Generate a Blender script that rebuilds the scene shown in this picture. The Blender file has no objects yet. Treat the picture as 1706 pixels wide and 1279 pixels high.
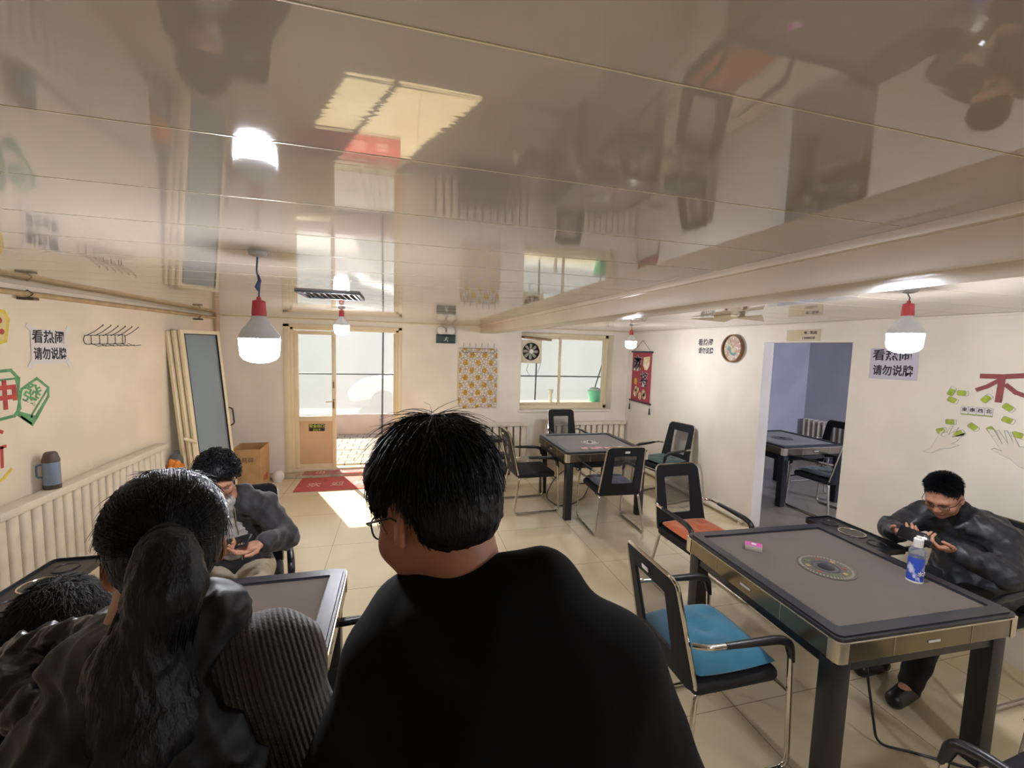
import bpy, bmesh, math, random
import numpy as np
from mathutils import Vector, Matrix, Euler, noise
random.seed(7)
SC = bpy.context.scene
COL = SC.collection
PI = math.pi
# ------------------------------------------------------------------ camera, sky, sun, exposure
CAMZ = 1.9264
Fv = Vector((0.25232669, 0.96372673, -0.08695999))
Rv = Vector((0.96762443, -0.25075801, 0.02869448))
Uv = Vector((-0.00584772, 0.09138499, 0.99579847))
cd = bpy.data.cameras.new('camera'); cd.sensor_width = 36; cd.sensor_fit = 'HORIZONTAL'
cd.lens = 708.2463 / 1706 * 36; cd.clip_start = 0.03
cam = bpy.data.objects.new('camera', cd); COL.objects.link(cam)
M = Matrix((Rv, Uv, -Fv)).transposed().to_4x4(); M.translation = Vector((0, 0, CAMZ))
cam.matrix_world = M
SC.camera = cam
world = bpy.data.worlds.new('world'); SC.world = world; world.use_nodes = True
wn = world.node_tree; wn.nodes.clear()
wo = wn.nodes.new('ShaderNodeOutputWorld'); wb = wn.nodes.new('ShaderNodeBackground')
ws = wn.nodes.new('ShaderNodeTexSky'); ws.sky_type = 'NISHITA'; ws.sun_disc = False
ws.sun_elevation = math.radians(40); ws.sun_rotation = math.radians(-23); ws.air_density = 1.6; ws.dust_density = 4.0; ws.ozone_density = 1.0
wmx = wn.nodes.new('ShaderNodeMix'); wmx.data_type = 'RGBA'; wmx.inputs[0].default_value = 0.55
wn.links.new(ws.outputs[0], wmx.inputs[6]); wmx.inputs[7].default_value = (7.4, 8.2, 9.4, 1)
wn.links.new(wmx.outputs[2], wb.inputs[0]); wb.inputs[1].default_value = 0.047
wn.links.new(wb.outputs[0], wo.inputs[0])
sd = bpy.data.lights.new('sun', 'SUN'); sd.energy = 9.0; sd.angle = 0.012; sd.color = (1.0, 0.88, 0.70)
sun = bpy.data.objects.new('sun', sd); COL.objects.link(sun)
sun.rotation_euler = Vector((0.398, -0.917, -0.855)).to_track_quat('-Z', 'Y').to_euler(); sun.location = (-3, 12, 8)
BULB = 125.0
SC.view_settings.view_transform = 'Standard'; SC.view_settings.look = 'None'
SC.view_settings.gamma = 1.0; SC.view_settings.use_curve_mapping = False
SC.view_settings.exposure = 1.2
try:
    SC.cycles.max_bounces = 10; SC.cycles.diffuse_bounces = 5; SC.cycles.glossy_bounces = 5
    SC.cycles.transparent_max_bounces = 16; SC.cycles.caustics_reflective = False; SC.cycles.sample_clamp_indirect = 8.0
except Exception: pass

# ------------------------------------------------------------------ helpers
def tag(o, label=None, cat=None, group=None, kind=None):
    if label: o['label'] = label
    if cat: o['category'] = cat
    if group: o['group'] = group
    if kind: o['kind'] = kind
    return o

def empty(name, loc=(0, 0, 0), rz=0.0, label=None, cat=None, group=None):
    o = bpy.data.objects.new(name, None); COL.objects.link(o)
    o.location = loc; o.rotation_euler = (0, 0, rz); o.empty_display_size = 0.1
    return tag(o, label, cat, group)

def obj(name, me, mat=None, parent=None, loc=None, rz=None):
    o = bpy.data.objects.new(name, me); COL.objects.link(o)
    if mat is not None:
        ms = mat if isinstance(mat, (list, tuple)) else [mat]
        for m in ms: me.materials.append(m)
    if parent: o.parent = parent
    if loc: o.location = loc
    if rz is not None: o.rotation_euler = (0, 0, rz)
    return o

def copy_tree(o, parent=None):
    c = o.copy(); COL.objects.link(c); c.parent = parent
    for ch in [x for x in bpy.data.objects if x.parent == o]: copy_tree(ch, c)
    return c

class MB:
    def __init__(s): s.bm = bmesh.new(); s.mi = 0
    def _fin(s, geom):
        for f in geom:
            if isinstance(f, bmesh.types.BMFace): f.material_index = s.mi
    def box(s, c, d, bev=0.0, rot=None, seg=2, M=None):
        bm2 = bmesh.new(); bmesh.ops.create_cube(bm2, size=1.0)
        bmesh.ops.scale(bm2, vec=d, verts=bm2.verts)
        if bev > 0: bmesh.ops.bevel(bm2, geom=list(bm2.edges), offset=min(bev, min(d) * .49), segments=seg, profile=.5, affect='EDGES', clamp_overlap=True)
        m = Matrix.Translation(c) @ (Euler(rot).to_matrix().to_4x4() if rot else Matrix())
        if M is not None: m = M @ m
        bmesh.ops.transform(bm2, matrix=m, verts=bm2.verts); s._merge(bm2); return s
    def span(s, a, b, bev=0.0, M=None):
        c = [(a[i] + b[i]) / 2 for i in range(3)]; d = [abs(b[i] - a[i]) for i in range(3)]
        return s.box(c, d, bev, M=M)
    def _merge(s, bm2):
        vs = [s.bm.verts.new(v.co) for v in bm2.verts]
        bm2.verts.index_update()
        for f in bm2.faces:
            try:
                nf = s.bm.faces.new([vs[v.index] for v in f.verts]); nf.material_index = s.mi
            except ValueError: pass
        bm2.free()
    def tube(s, pts, r, seg=8, closed=False, caps=True):
        pts = [Vector(p) for p in pts]; n = len(pts)
        rs = r if isinstance(r, (list, tuple)) else [r] * n
        t0 = (pts[1] - pts[0]).normalized()
        up = Vector((0, 0, 1)) if abs(t0.z) < .9 else Vector((1, 0, 0))
        nrm = t0.cross(up).normalized(); rings = []
        for i, p in enumerate(pts):
            if closed: t = (pts[(i + 1) % n] - pts[i - 1])
            else: t = pts[min(i + 1, n - 1)] - pts[max(i - 1, 0)]
            if t.length < 1e-9: t = t0.copy()
            t.normalize(); nrm = (nrm - t * nrm.dot(t))
            if nrm.length < 1e-6: nrm = t.orthogonal()
            nrm.normalize(); b = t.cross(nrm)
            rings.append([s.bm.verts.new(p + (nrm * math.cos(a) + b * math.sin(a)) * rs[i]) for a in [2 * PI * k / seg for k in range(seg)]])
        m = n if closed else n - 1
        for i in range(m):
            A, B = rings[i], rings[(i + 1) % n]
            for k in range(seg):
                f = s.bm.faces.new((A[k], A[(k + 1) % seg], B[(k + 1) % seg], B[k])); f.material_index = s.mi; f.smooth = True
        if caps and not closed:
            for R_, rev in ((rings[0], True), (rings[-1], False)):
                f = s.bm.faces.new(R_[::-1] if rev else R_); f.material_index = s.mi
        return s
    def lathe(s, prof, c=(0, 0, 0), seg=24, M=None):
        rings = []; mm = M or Matrix()
        for (r, z) in prof:
            if r < 1e-5: rings.append([s.bm.verts.new(mm @ Vector((c[0], c[1], c[2] + z)))])
            else: rings.append([s.bm.verts.new(mm @ Vector((c[0] + r * math.cos(2 * PI * k / seg), c[1] + r * math.sin(2 * PI * k / seg), c[2] + z))) for k in range(seg)])
        for A, B in zip(rings[:-1], rings[1:]):
            for k in range(seg):
                a, b = A[k % len(A)], A[(k + 1) % len(A)]; c2, d = B[(k + 1) % len(B)], B[k % len(B)]
                vs = []
                for v in (a, b, c2, d):
                    if v not in vs: vs.append(v)
                if len(vs) > 2:
                    try: f = s.bm.faces.new(vs); f.material_index = s.mi; f.smooth = True
                    except ValueError: pass
        return s
    def prism(s, poly, z0, z1, M=None, bev=0.0):
        bm2 = bmesh.new(); lo = [bm2.verts.new((x, y, z0)) for x, y in poly]; hi = [bm2.verts.new((x, y, z1)) for x, y in poly]
        n = len(poly); bm2.faces.new(lo[::-1]); bm2.faces.new(hi)
        for i in range(n): bm2.faces.new((lo[i], lo[(i + 1) % n], hi[(i + 1) % n], hi[i]))
        if bev > 0: bmesh.ops.bevel(bm2, geom=list(bm2.edges), offset=bev, segments=2, profile=.5, affect='EDGES', clamp_overlap=True)
        if M is not None: bmesh.ops.transform(bm2, matrix=M, verts=bm2.verts)
        s._merge(bm2); return s
    def ring(s, outer, inner, z0, z1, M=None):
        # outer/inner: equal-length loops in xy
        n = len(outer); mm = M or Matrix()
        V = lambda L, z: [s.bm.verts.new(mm @ Vector((x, y, z))) for x, y in L]
        o0, o1, i0, i1 = V(outer, z0), V(outer, z1), V(inner, z0), V(inner, z1)
        for k in range(n):
            j = (k + 1) % n
            for q in ((o0[k], o0[j], o1[j], o1[k]), (i0[j], i0[k], i1[k], i1[j]), (o1[k], o1[j], i1[j], i1[k]), (o0[j], o0[k], i0[k], i0[j])):
                f = s.bm.faces.new(q); f.material_index = s.mi
        return s
    def face(s, pts):
        f = s.bm.faces.new([s.bm.verts.new(p) for p in pts]); f.material_index = s.mi; return s
    def mesh(s, name, sharp=35, fixn=True):
        if fixn: bmesh.ops.recalc_face_normals(s.bm, faces=s.bm.faces)
        for f in s.bm.faces: f.smooth = True
        for e in s.bm.edges:
            if len(e.link_faces) == 2 and e.calc_face_angle(0) > math.radians(sharp): e.smooth = False
        me = bpy.data.meshes.new(name); s.bm.to_mesh(me); s.bm.free(); return me
    def build(s, name, mat, parent=None, sharp=35, **kw): return obj(name, s.mesh(name, sharp), mat, parent, **kw)

def rrect(w, h, r, n=5, cx=0, cy=0, wt=None):
    wt = w if wt is None else wt
    out = []
    for (sx, sy, a0) in ((1, 1, 0), (-1, 1, 90), (-1, -1, 180), (1, -1, 270)):
        ww = wt if sy > 0 else w
        for k in range(n + 1):
            a = math.radians(a0 + 90 * k / n)
            out.append((cx + sx * (ww / 2 - r) + r * math.cos(a), cy + sy * (h / 2 - r) + r * math.sin(a)))
    return out

def arc_path(pts, rad=0.05, n=5):
    pts = [Vector(p) for p in pts]; out = [pts[0]]
    for i in range(1, len(pts) - 1):
        a, b, c = pts[i - 1], pts[i], pts[i + 1]
        u = (a - b); v = (c - b); r = min(rad, u.length * .45, v.length * .45)
        p0 = b + u.normalized() * r; p1 = b + v.normalized() * r
        for k in range(n + 1):
            t = k / n; out.append(p0 * (1 - t) ** 2 + b * 2 * t * (1 - t) + p1 * t * t)
    out.append(pts[-1]); return out

def basis(X, Y, Z, o):
    m = Matrix((Vector(X), Vector(Y), Vector(Z))).transposed().to_4x4(); m.translation = Vector(o); return m
ONR = lambda y, z, off=0.002: basis((0, -1, 0), (0, 0, 1), (-1, 0, 0), (XR - off, y, z))
ONL = lambda y, z, off=0.002: basis((0, 1, 0), (0, 0, 1), (1, 0, 0), (XL + off, y, z))
ONB = lambda x, z, off=0.002: basis((1, 0, 0), (0, 0, 1), (0, -1, 0), (x, YB - off, z))
def roll(a): return Matrix.Rotation(a, 4, 'Z')

def text_obj(name, txt, size, mat, Mx, parent=None, bold=0.0, depth=0.0008, space=1.0, line=1.0, align='CENTER', sx=1.0):
    cu = bpy.data.curves.new('t', 'FONT'); cu.body = txt; cu.size = size; cu.align_x = align; cu.align_y = 'CENTER'
    cu.offset = bold; cu.extrude = depth; cu.space_character = space; cu.space_line = line; cu.resolution_u = 2
    to = bpy.data.objects.new('t', cu); COL.objects.link(to)
    bpy.context.view_layer.update()
    me = bpy.data.meshes.new_from_object(to.evaluated_get(bpy.context.evaluated_depsgraph_get()))
    bpy.data.objects.remove(to); me.name = name
    me.transform(Mx @ Matrix.Diagonal((sx, 1, 1, 1)))
    me.materials.clear()
    return obj(name, me, mat, parent)

# ------------------------------------------------------------------ materials
def srgb(h):
    if isinstance(h, str): h = [int(h[i:i + 2], 16) / 255 for i in (0, 2, 4)]
    return tuple((c / 12.92 if c <= .04045 else ((c + .055) / 1.055) ** 2.4) for c in h) + (1,)

def mat(name, col, rough=.5, metal=0.0, spec=.5, var=0.0, vscale=8, bump=0.0, bscale=60, alpha=1.0, emit=None, estr=0, ior=1.5, coat=0, sheen=0, bvec=None, vvec=None, trans=0.0, col2=None, vlo=.4, vhi=.6, rvar=0.0):
    m = bpy.data.materials.new(name); m.use_nodes = True; nt = m.node_tree; b = nt.nodes['Principled BSDF']
    c = srgb(col); b.inputs['Base Color'].default_value = c
    b.inputs['Roughness'].default_value = rough; b.inputs['Metallic'].default_value = metal
    b.inputs['Specular IOR Level'].default_value = spec; b.inputs['IOR'].default_value = ior
    b.inputs['Alpha'].default_value = alpha; b.inputs['Coat Weight'].default_value = coat
    b.inputs['Sheen Weight'].default_value = sheen; b.inputs['Transmission Weight'].default_value = trans
    tc = nt.nodes.new('ShaderNodeTexCoord')
    def vec(v):
        if v is None: return tc.outputs['Object']
        mp = nt.nodes.new('ShaderNodeMapping'); mp.inputs['Scale'].default_value = v; nt.links.new(tc.outputs['Object'], mp.inputs[0]); return mp.outputs[0]
    if var > 0 or col2:
        n = nt.nodes.new('ShaderNodeTexNoise'); n.inputs['Scale'].default_value = vscale; n.inputs['Detail'].default_value = 5
        nt.links.new(vec(vvec), n.inputs['Vector'])
        r = nt.nodes.new('ShaderNodeValToRGB'); nt.links.new(n.outputs['Fac'], r.inputs[0])
        r.color_ramp.elements[0].position = vlo; r.color_ramp.elements[1].position = vhi
        r.color_ramp.elements[0].color = srgb(col2) if col2 else tuple(x * (1 - var) for x in c[:3]) + (1,)
        r.color_ramp.elements[1].color = c if col2 else tuple(min(1, x * (1 + var)) for x in c[:3]) + (1,)
        nt.links.new(r.outputs[0], b.inputs['Base Color'])
        if rvar > 0:
            mr = nt.nodes.new('ShaderNodeMapRange'); nt.links.new(n.outputs['Fac'], mr.inputs[0]); mr.inputs[3].default_value = rough - rvar; mr.inputs[4].default_value = rough + rvar
            nt.links.new(mr.outputs[0], b.inputs['Roughness'])
    if bump > 0:
        n2 = nt.nodes.new('ShaderNodeTexNoise'); n2.inputs['Scale'].default_value = bscale; n2.inputs['Detail'].default_value = 3
        nt.links.new(vec(bvec), n2.inputs['Vector'])
        bp = nt.nodes.new('ShaderNodeBump'); bp.inputs['Strength'].default_value = bump; bp.inputs['Distance'].default_value = .01
        nt.links.new(n2.outputs['Fac'], bp.inputs['Height']); nt.links.new(bp.outputs[0], b.inputs['Normal'])
    if emit: b.inputs['Emission Color'].default_value = srgb(emit); b.inputs['Emission Strength'].default_value = estr
    return m

def glass_mat(name, tint=(.95, .97, .96), refl=.08, rough=0.02, frost=0.0, fcol=.82):
    m = bpy.data.materials.new(name); m.use_nodes = True; nt = m.node_tree; nt.nodes.clear()
    o = nt.nodes.new('ShaderNodeOutputMaterial'); t = nt.nodes.new('ShaderNodeBsdfTransparent'); t.inputs[0].default_value = tuple(tint) + (1,)
    g = nt.nodes.new('ShaderNodeBsdfGlossy'); g.inputs['Roughness'].default_value = rough
    fr = nt.nodes.new('ShaderNodeLayerWeight'); fr.inputs[0].default_value = refl * 2
    mx = nt.nodes.new('ShaderNodeMixShader'); nt.links.new(fr.outputs['Fresnel'], mx.inputs[0]); nt.links.new(t.outputs[0], mx.inputs[1]); nt.links.new(g.outputs[0], mx.inputs[2])
    last = mx
    if frost > 0:
        d = nt.nodes.new('ShaderNodeBsdfTranslucent'); d.inputs[0].default_value = (fcol * .92, fcol, fcol * 1.12, 1)
        df = nt.nodes.new('ShaderNodeBsdfDiffuse'); df.inputs[0].default_value = (fcol * .9, fcol, fcol * 1.1, 1)
        a = nt.nodes.new('ShaderNodeMixShader'); a.inputs[0].default_value = .4; nt.links.new(d.outputs[0], a.inputs[1]); nt.links.new(df.outputs[0], a.inputs[2])
        m2 = nt.nodes.new('ShaderNodeMixShader'); m2.inputs[0].default_value = frost; nt.links.new(mx.outputs[0], m2.inputs[1]); nt.links.new(a.outputs[0], m2.inputs[2]); last = m2
    nt.links.new(last.outputs[0], o.inputs[0]); return m

WALLC = 'e4ddcf'
m_wall = mat('painted_wall', WALLC, .55, var=.05, vscale=1.6, bump=.08, bscale=40)
m_wall_l = mat('bounce_tinted_wall', 'e4d6bf', .55, var=.05, vscale=1.6, bump=.08, bscale=40)  # warm bounce light on the left wall is put into its base colour
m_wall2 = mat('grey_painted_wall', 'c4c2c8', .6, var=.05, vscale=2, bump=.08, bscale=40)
m_trim = mat('cream_trim', 'dcd0b4', .45, var=.05, vscale=6)
m_alu = mat('cream_aluminium', 'e0d2b0', .38, var=.02, vscale=3)
m_panel_tan = mat('tan_door_panel', 'd3b48e', .45, var=.04, vscale=4)
m_black = mat('black_plastic', '17181c', .35, var=.15, vscale=30, bump=.04, bscale=200)
m_blackleg = mat('black_powder_coat', '1b1c20', .4, bump=.03, bscale=300)
m_blackrim = mat('charcoal_rim', '2b2b31', .33, var=.1, vscale=12, bump=.03, bscale=200)
m_fabric = mat('black_mesh_fabric', '0d0e14', .85, bump=.25, bscale=500)
m_seat = mat('dark_seat_fabric', '101118', .8, bump=.2, bscale=300, var=.2, vscale=20)
m_chrome = mat('chrome', 'c9c4bb', .14, metal=1.0, rvar=.05, var=.03, vscale=20)
m_champ = mat('champagne_metal', '857b66', .24, metal=.85, var=.06, vscale=3)
m_capm = mat('bright_metal_cap', 'd8ccb4', .3, metal=.75)
m_cloth = mat('brown_table_cloth', '4d4136', .85, var=.06, vscale=6, bump=.1, bscale=400, sheen=.3)
m_white = mat('white_plastic', 'd9d6cf', .4, var=.03, vscale=10)
m_rad = mat('white_radiator_enamel', 'd9d0bd', .35, var=.05, vscale=9)
m_glass = glass_mat('window_glass', refl=.04)
m_glass_green = glass_mat('greenish_glass', (.86, .9, .84), refl=.1, frost=.45)
m_ink = mat('black_ink', '24222a', .7)
m_paper = mat('white_paper', 'd9d3d0', .75)
m_tape = mat('clear_tape', 'f4f1ea', .35, alpha=.75)
m_green = mat('green_paint', '5a9a68', .6, var=.2, vscale=20)
m_lime = mat('lime_paint', '9fb13c', .65, var=.12, vscale=30)
m_redp = mat('red_paint', 'b5423c', .6, var=.12, vscale=20)
m_maroon = mat('maroon_paint', '8e4a48', .65, var=.08, vscale=20)
m_yellowp = mat('yellow_paint', 'dcc23c', .6, var=.1, vscale=20)
m_pencil = mat('pencil_line', '8d8a86', .7)
m_skin = mat('skin', 'b07f66', .5, var=.08, vscale=25, bump=.05, bscale=250)
m_skin_dark = mat('warm_skin', 'a8735a', .5, var=.08, vscale=25, bump=.05, bscale=250)
m_hair = mat('black_hair', '0a0a0e', .5, spec=.3, var=.3, vscale=60, bump=.5, bscale=120, bvec=(1, 1, .15))
m_lip = mat('lip', '94584e', .45)
m_navy = mat('navy_label', '2b3fa0', .4)
XL, XR, YB, H = -2.434, 3.772, 6.585, 2.2385
YN = -2.6   # wall behind the camera
# ------------------------------------------------------------------ special surface materials
def ceiling_mat():
    m = mat('glossy_ceiling_panels', 'afa599', .035, var=.05, vscale=1.2, ior=2.1, spec=.5)
    nt = m.node_tree; b = nt.nodes['Principled BSDF']; tc = nt.nodes.new('ShaderNodeTexCoord')
    def nz(sc, k):
        mp = nt.nodes.new('ShaderNodeMapping'); mp.inputs['Scale'].default_value = sc
        n = nt.nodes.new('ShaderNodeTexNoise'); n.inputs['Scale'].default_value = 1; n.inputs['Detail'].default_value = 2
        nt.links.new(tc.outputs['Object'], mp.inputs[0]); nt.links.new(mp.outputs[0], n.inputs[0])
        mm = nt.nodes.new('ShaderNodeMath'); mm.operation = 'MULTIPLY'; mm.inputs[1].default_value = k; nt.links.new(n.outputs['Fac'], mm.inputs[0]); return mm
    a = nz((2.5, 90, 1), .16); c = nz((1.2, 5, 1), .55); d = nt.nodes.new('ShaderNodeMath'); d.operation = 'ADD'
    nt.links.new(a.outputs[0], d.inputs[0]); nt.links.new(c.outputs[0], d.inputs[1])
    bp = nt.nodes.new('ShaderNodeBump'); bp.inputs['Strength'].default_value = .07; bp.inputs['Distance'].default_value = .006
    nt.links.new(d.outputs[0], bp.inputs['Height']); nt.links.new(bp.outputs[0], b.inputs['Normal']); return m
m_ceil = ceiling_mat()

def floor_mat(name, c1, c2, rough, tile=.8, off=(0.62, 0.62)):
    m = mat(name, c1, rough, col2=c2, vscale=1.3, vlo=.3, vhi=.7, rvar=.06)
    nt = m.node_tree; b = nt.nodes['Principled BSDF']; tc = nt.nodes.new('ShaderNodeTexCoord')
    mp = nt.nodes.new('ShaderNodeMapping'); mp.inputs['Location'].default_value = (off[0], off[1], 0)
    br = nt.nodes.new('ShaderNodeTexBrick'); br.offset = 0; br.inputs['Scale'].default_value = 1
    br.inputs['Brick Width'].default_value = tile; br.inputs['Row Height'].default_value = tile
    br.inputs['Mortar Size'].default_value = .0025; br.inputs['Mortar Smooth'].default_value = .3
    nt.links.new(tc.outputs['Object'], mp.inputs[0]); nt.links.new(mp.outputs[0], br.inputs['Vector'])
    src = b.inputs['Base Color'].links[0].from_socket
    mx = nt.nodes.new('ShaderNodeMix'); mx.data_type = 'RGBA'; nt.links.new(br.outputs['Fac'], mx.inputs[0]); nt.links.new(src, mx.inputs[6])
    mx.inputs[7].default_value = srgb('8d7c62'); nt.links.new(mx.outputs[2], b.inputs['Base Color'])
    bp = nt.nodes.new('ShaderNodeBump'); bp.invert = True; bp.inputs['Strength'].default_value = .4; bp.inputs['Distance'].default_value = .002
    nt.links.new(br.outputs['Fac'], bp.inputs['Height']); nt.links.new(bp.outputs[0], b.inputs['Normal']); return m
m_floor = floor_mat('cream_floor_tiles', 'dccfb0', 'ccbb98', .2)

def paver_mat():
    m = mat('grey_pavers', 'b3aaa0', .8, var=.12, vscale=9); nt = m.node_tree; b = nt.nodes['Principled BSDF']
    tc = nt.nodes.new('ShaderNodeTexCoord'); br = nt.nodes.new('ShaderNodeTexBrick'); br.inputs['Scale'].default_value = 1
    br.inputs['Brick Width'].default_value = .24; br.inputs['Row Height'].default_value = .2; br.inputs['Mortar Size'].default_value = .009
    br.inputs['Color1'].default_value = srgb('b5aca2'); br.inputs['Color2'].default_value = srgb('a2988e'); br.inputs['Mortar'].default_value = srgb('5b524a')
    nt.links.new(tc.outputs['Object'], br.inputs['Vector']); nt.links.new(br.outputs['Color'], b.inputs['Base Color']); return m

# ------------------------------------------------------------------ room shell
def struct(name, o): o['kind'] = 'structure'; o.name = name; return o
S = MB().span((XL - .2, YN - .2, -.1), (XR, YB + .3, 0)).build('floor', m_floor); struct('floor', S)
# ceiling of long panels with fine joints
mb = MB(); y = .463 - .315 * 10; e = .0016; g = .002
ys = [YN]
while y < YB: 
    if y > YN + .02: ys.append(y)
    y += .315
ys.append(YB)
for a, b in zip(ys[:-1], ys[1:]):
    P_ = [(a, H + g), (a + e, H), (b - e, H), (b, H + g)]
    for (p, q) in zip(P_[:-1], P_[1:]):
        mb.face([(XL, p[0], p[1]), (XR, p[0], p[1]), (XR, q[0], q[1]), (XL, q[0], q[1])])
cme = mb.mesh('ceiling', fixn=False)
for p_ in cme.polygons: p_.use_smooth = False
cme.flip_normals(); ceil_o = struct('ceiling', obj('ceiling', cme, m_ceil))
mb = MB()
for a in ys[1:-1]: mb.box(((XL + XR) / 2, a, H + .0002), (XR - XL, .0022, .0016))
mb.build('joint_strips', mat('pale_joint', 'd8cdb2', .3, metal=.2), ceil_o)
struct('ceiling', MB().span((XL - .2, YN - .2, H + .01), (XR + .13, YB + .3, H + .12)).build('ceiling', m_white))
# walls
struct('wall_left', MB().span((XL - .2, YN - .2, 0), (XL, YB + .27, H + .01)).build('wall_left', m_wall_l))
struct('wall_front', MB().span((XL, YN - .2, 0), (XR, YN, H + .01)).build('wall_front', m_wall))
DX0, DX1, DZ = -1.53, -.03, 2.13
WX0, WX1, WZ0, WZ1 = 1.86, 3.49, .885, 2.17
mb = MB(); T = .27
for a, b in (((XL, 0), (DX0, H)), ((DX0, DZ), (DX1, H)), ((DX1, 0), (WX0, H)), ((WX0, 0), (WX1, WZ0)), ((WX0, WZ1), (WX1, H)), ((WX1, 0), (XR + .13, H))):
    mb.span((a[0], YB, a[1]), (b[0], YB + T, b[1] + (.01 if b[1] == H else 0)))
struct('wall_back', mb.build('wall_back', m_wall))
RY0, RY1, RZ = 2.83, 3.76, 2.05
mb = MB()
for a, b in (((YN - .2, 0), (RY0, H)), ((RY0, RZ), (RY1, H)), ((RY1, 0), (YB, H))):
    mb.span((XR, a[0], a[1]), (XR + .13, b[0], b[1] + (.01 if b[1] == H else 0)))
struct('wall_right', mb.build('wall_right', m_wall))
# beam with a small ledge
mb = MB(); mb.span((1.19, YN, 2.125), (1.42, YB, H + .005), .012); mb.span((1.168, YN, 2.214), (1.2, YB, H + .003), .003)
struct('trim_1', mb.build('trim_1', mat('beam_paint', 'c9bba6', .4, var=.05, vscale=2.5, bump=.1, bscale=9)))
# cornice lines
mb = MB(); mb.tube([(XL + .01, YB - .008, H - .006), (1.19, YB - .008, H - .006)], .008); mb.tube([(1.42, YB - .008, H - .006), (XR, YB - .008, H - .006)], .008)
struct('trim_2', mb.build('trim_2', m_trim))
struct('trim_3', MB().span((XR - .012, YN, H - .02), (XR, YB, H), .003).build('trim_3', m_wall))
struct('trim_4', MB().span((-2.25, 6.385, 0), (.05, YB, .036), .006).build('trim_4', mat('step_cement', 'b8aa92', .7, var=.15, vscale=12)))
# side room through the doorway
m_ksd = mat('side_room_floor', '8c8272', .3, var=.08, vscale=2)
KX, KY0, KY1 = 7.7, 1.2, 6.585
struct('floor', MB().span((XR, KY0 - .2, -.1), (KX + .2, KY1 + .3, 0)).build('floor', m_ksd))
mb = MB()
for a, b in (((KY0, 0), (1.5, H)), ((1.5, 0), (5.2, .35)), ((1.5, 2.16), (5.2, H)), ((5.2, 0), (KY1, H))): mb.span((KX, a[0], a[1]), (KX + .15, b[0], b[1]))
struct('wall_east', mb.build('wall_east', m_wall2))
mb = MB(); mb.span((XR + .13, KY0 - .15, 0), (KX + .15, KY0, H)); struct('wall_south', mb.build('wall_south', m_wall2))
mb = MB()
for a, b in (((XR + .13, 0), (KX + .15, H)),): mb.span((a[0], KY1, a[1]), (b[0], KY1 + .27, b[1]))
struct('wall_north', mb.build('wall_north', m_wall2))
struct('ceiling', MB().span((XR + .13, KY0 - .15, H), (KX + .15, KY1 + .3, H + .1)).build('ceiling', m_white))

# ------------------------------------------------------------------ door (frame, closed leaf, open leaf)
YD = YB + .03
fr = MB(); w = .05
fr.span((DX0, YD, .0), (DX0 + w, YD + .09, DZ), .004); fr.span((DX1 - w, YD, .0), (DX1, YD + .09, DZ), .004)
fr.span((DX0, YD, DZ - .045), (DX1, YD + .09, DZ), .004); fr.span((DX0, YD - .02, 0), (DX1, YD + .1, .072), .006)
door = fr.build('door_1', m_alu); struct('door_1', door)
# jamb lining, left and right
struct('trim_5', MB().span((DX0 - .07, YB - .012, 0), (DX0 + .012, YB + .04, DZ + .03), .004).span((DX1 - .012, YB - .012, .03), (DX1 + .04, YB + .04, DZ + .03), .004).span((DX0 - .07, YB - .012, DZ - .012), (DX1 + .04, YB + .04, DZ + .035), .004).build('trim_5', m_alu))
def leaf(Mx, wd, nm, sign=False):
    # leaf in local xz plane, thickness along y
    x0, x1, z0, z1 = 0, wd, .078, 2.075; s = .055; t = .02
    f = MB()
    f.span((x0, -t, z0), (x0 + s, t, z1), .004); f.span((x1 - s, -t, z0), (x1, t, z1), .004)
    f.span((x0 + s, -t, z0), (x1 - s, t, z0 + .05), .004); f.span((x0 + s, -t, z1 - .055), (x1 - s, t, z1), .004)
    f.span((x0 + s, -t, .765), (x1 - s, t, .84), .004)
    me = f.mesh('door_leaf'); me.transform(Mx); o = obj('door_leaf', me, m_alu, door)
    p = MB().span((x0 + s, -.008, z0 + .05), (x1 - s, .008, .765)); me = p.mesh('lower_panel'); me.transform(Mx); obj('lower_panel', me, m_panel_tan, o)
    p = MB().span((x0 + s, -.003, .84), (x1 - s, .003, z1 - .055)); me = p.mesh('glass_pane'); me.transform(Mx); obj('glass_pane', me, m_glass, o)
    p = MB(); p.mi = 0
    hx = x1 - .03 if not sign else x1 - .028
    p.box((hx, -t - .006, 1.02), (.022, .012, .14), .004); p.tube([(hx, -t - .01, 1.06), (hx, -t - .045, 1.06), (hx - .1, -t - .045, 1.055)], .007); p.box((hx, -t - .006, 1.3), (.018, .01, .1), .003)
    me = p.mesh('door_handle'); me.transform(Mx); obj('door_handle', me, mat('dull_brass', '8d7758', .35, metal=.8), o)
    return o
leaf(Matrix.Translation((DX0 + w, YD + .05, 0)), .555, 'closed')
leaf(basis((.03, 1, 0), (-1, .03, 0), (0, 0, 1), (DX1 - w - .015, YD + .1, 0)), .62, 'open')
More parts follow.
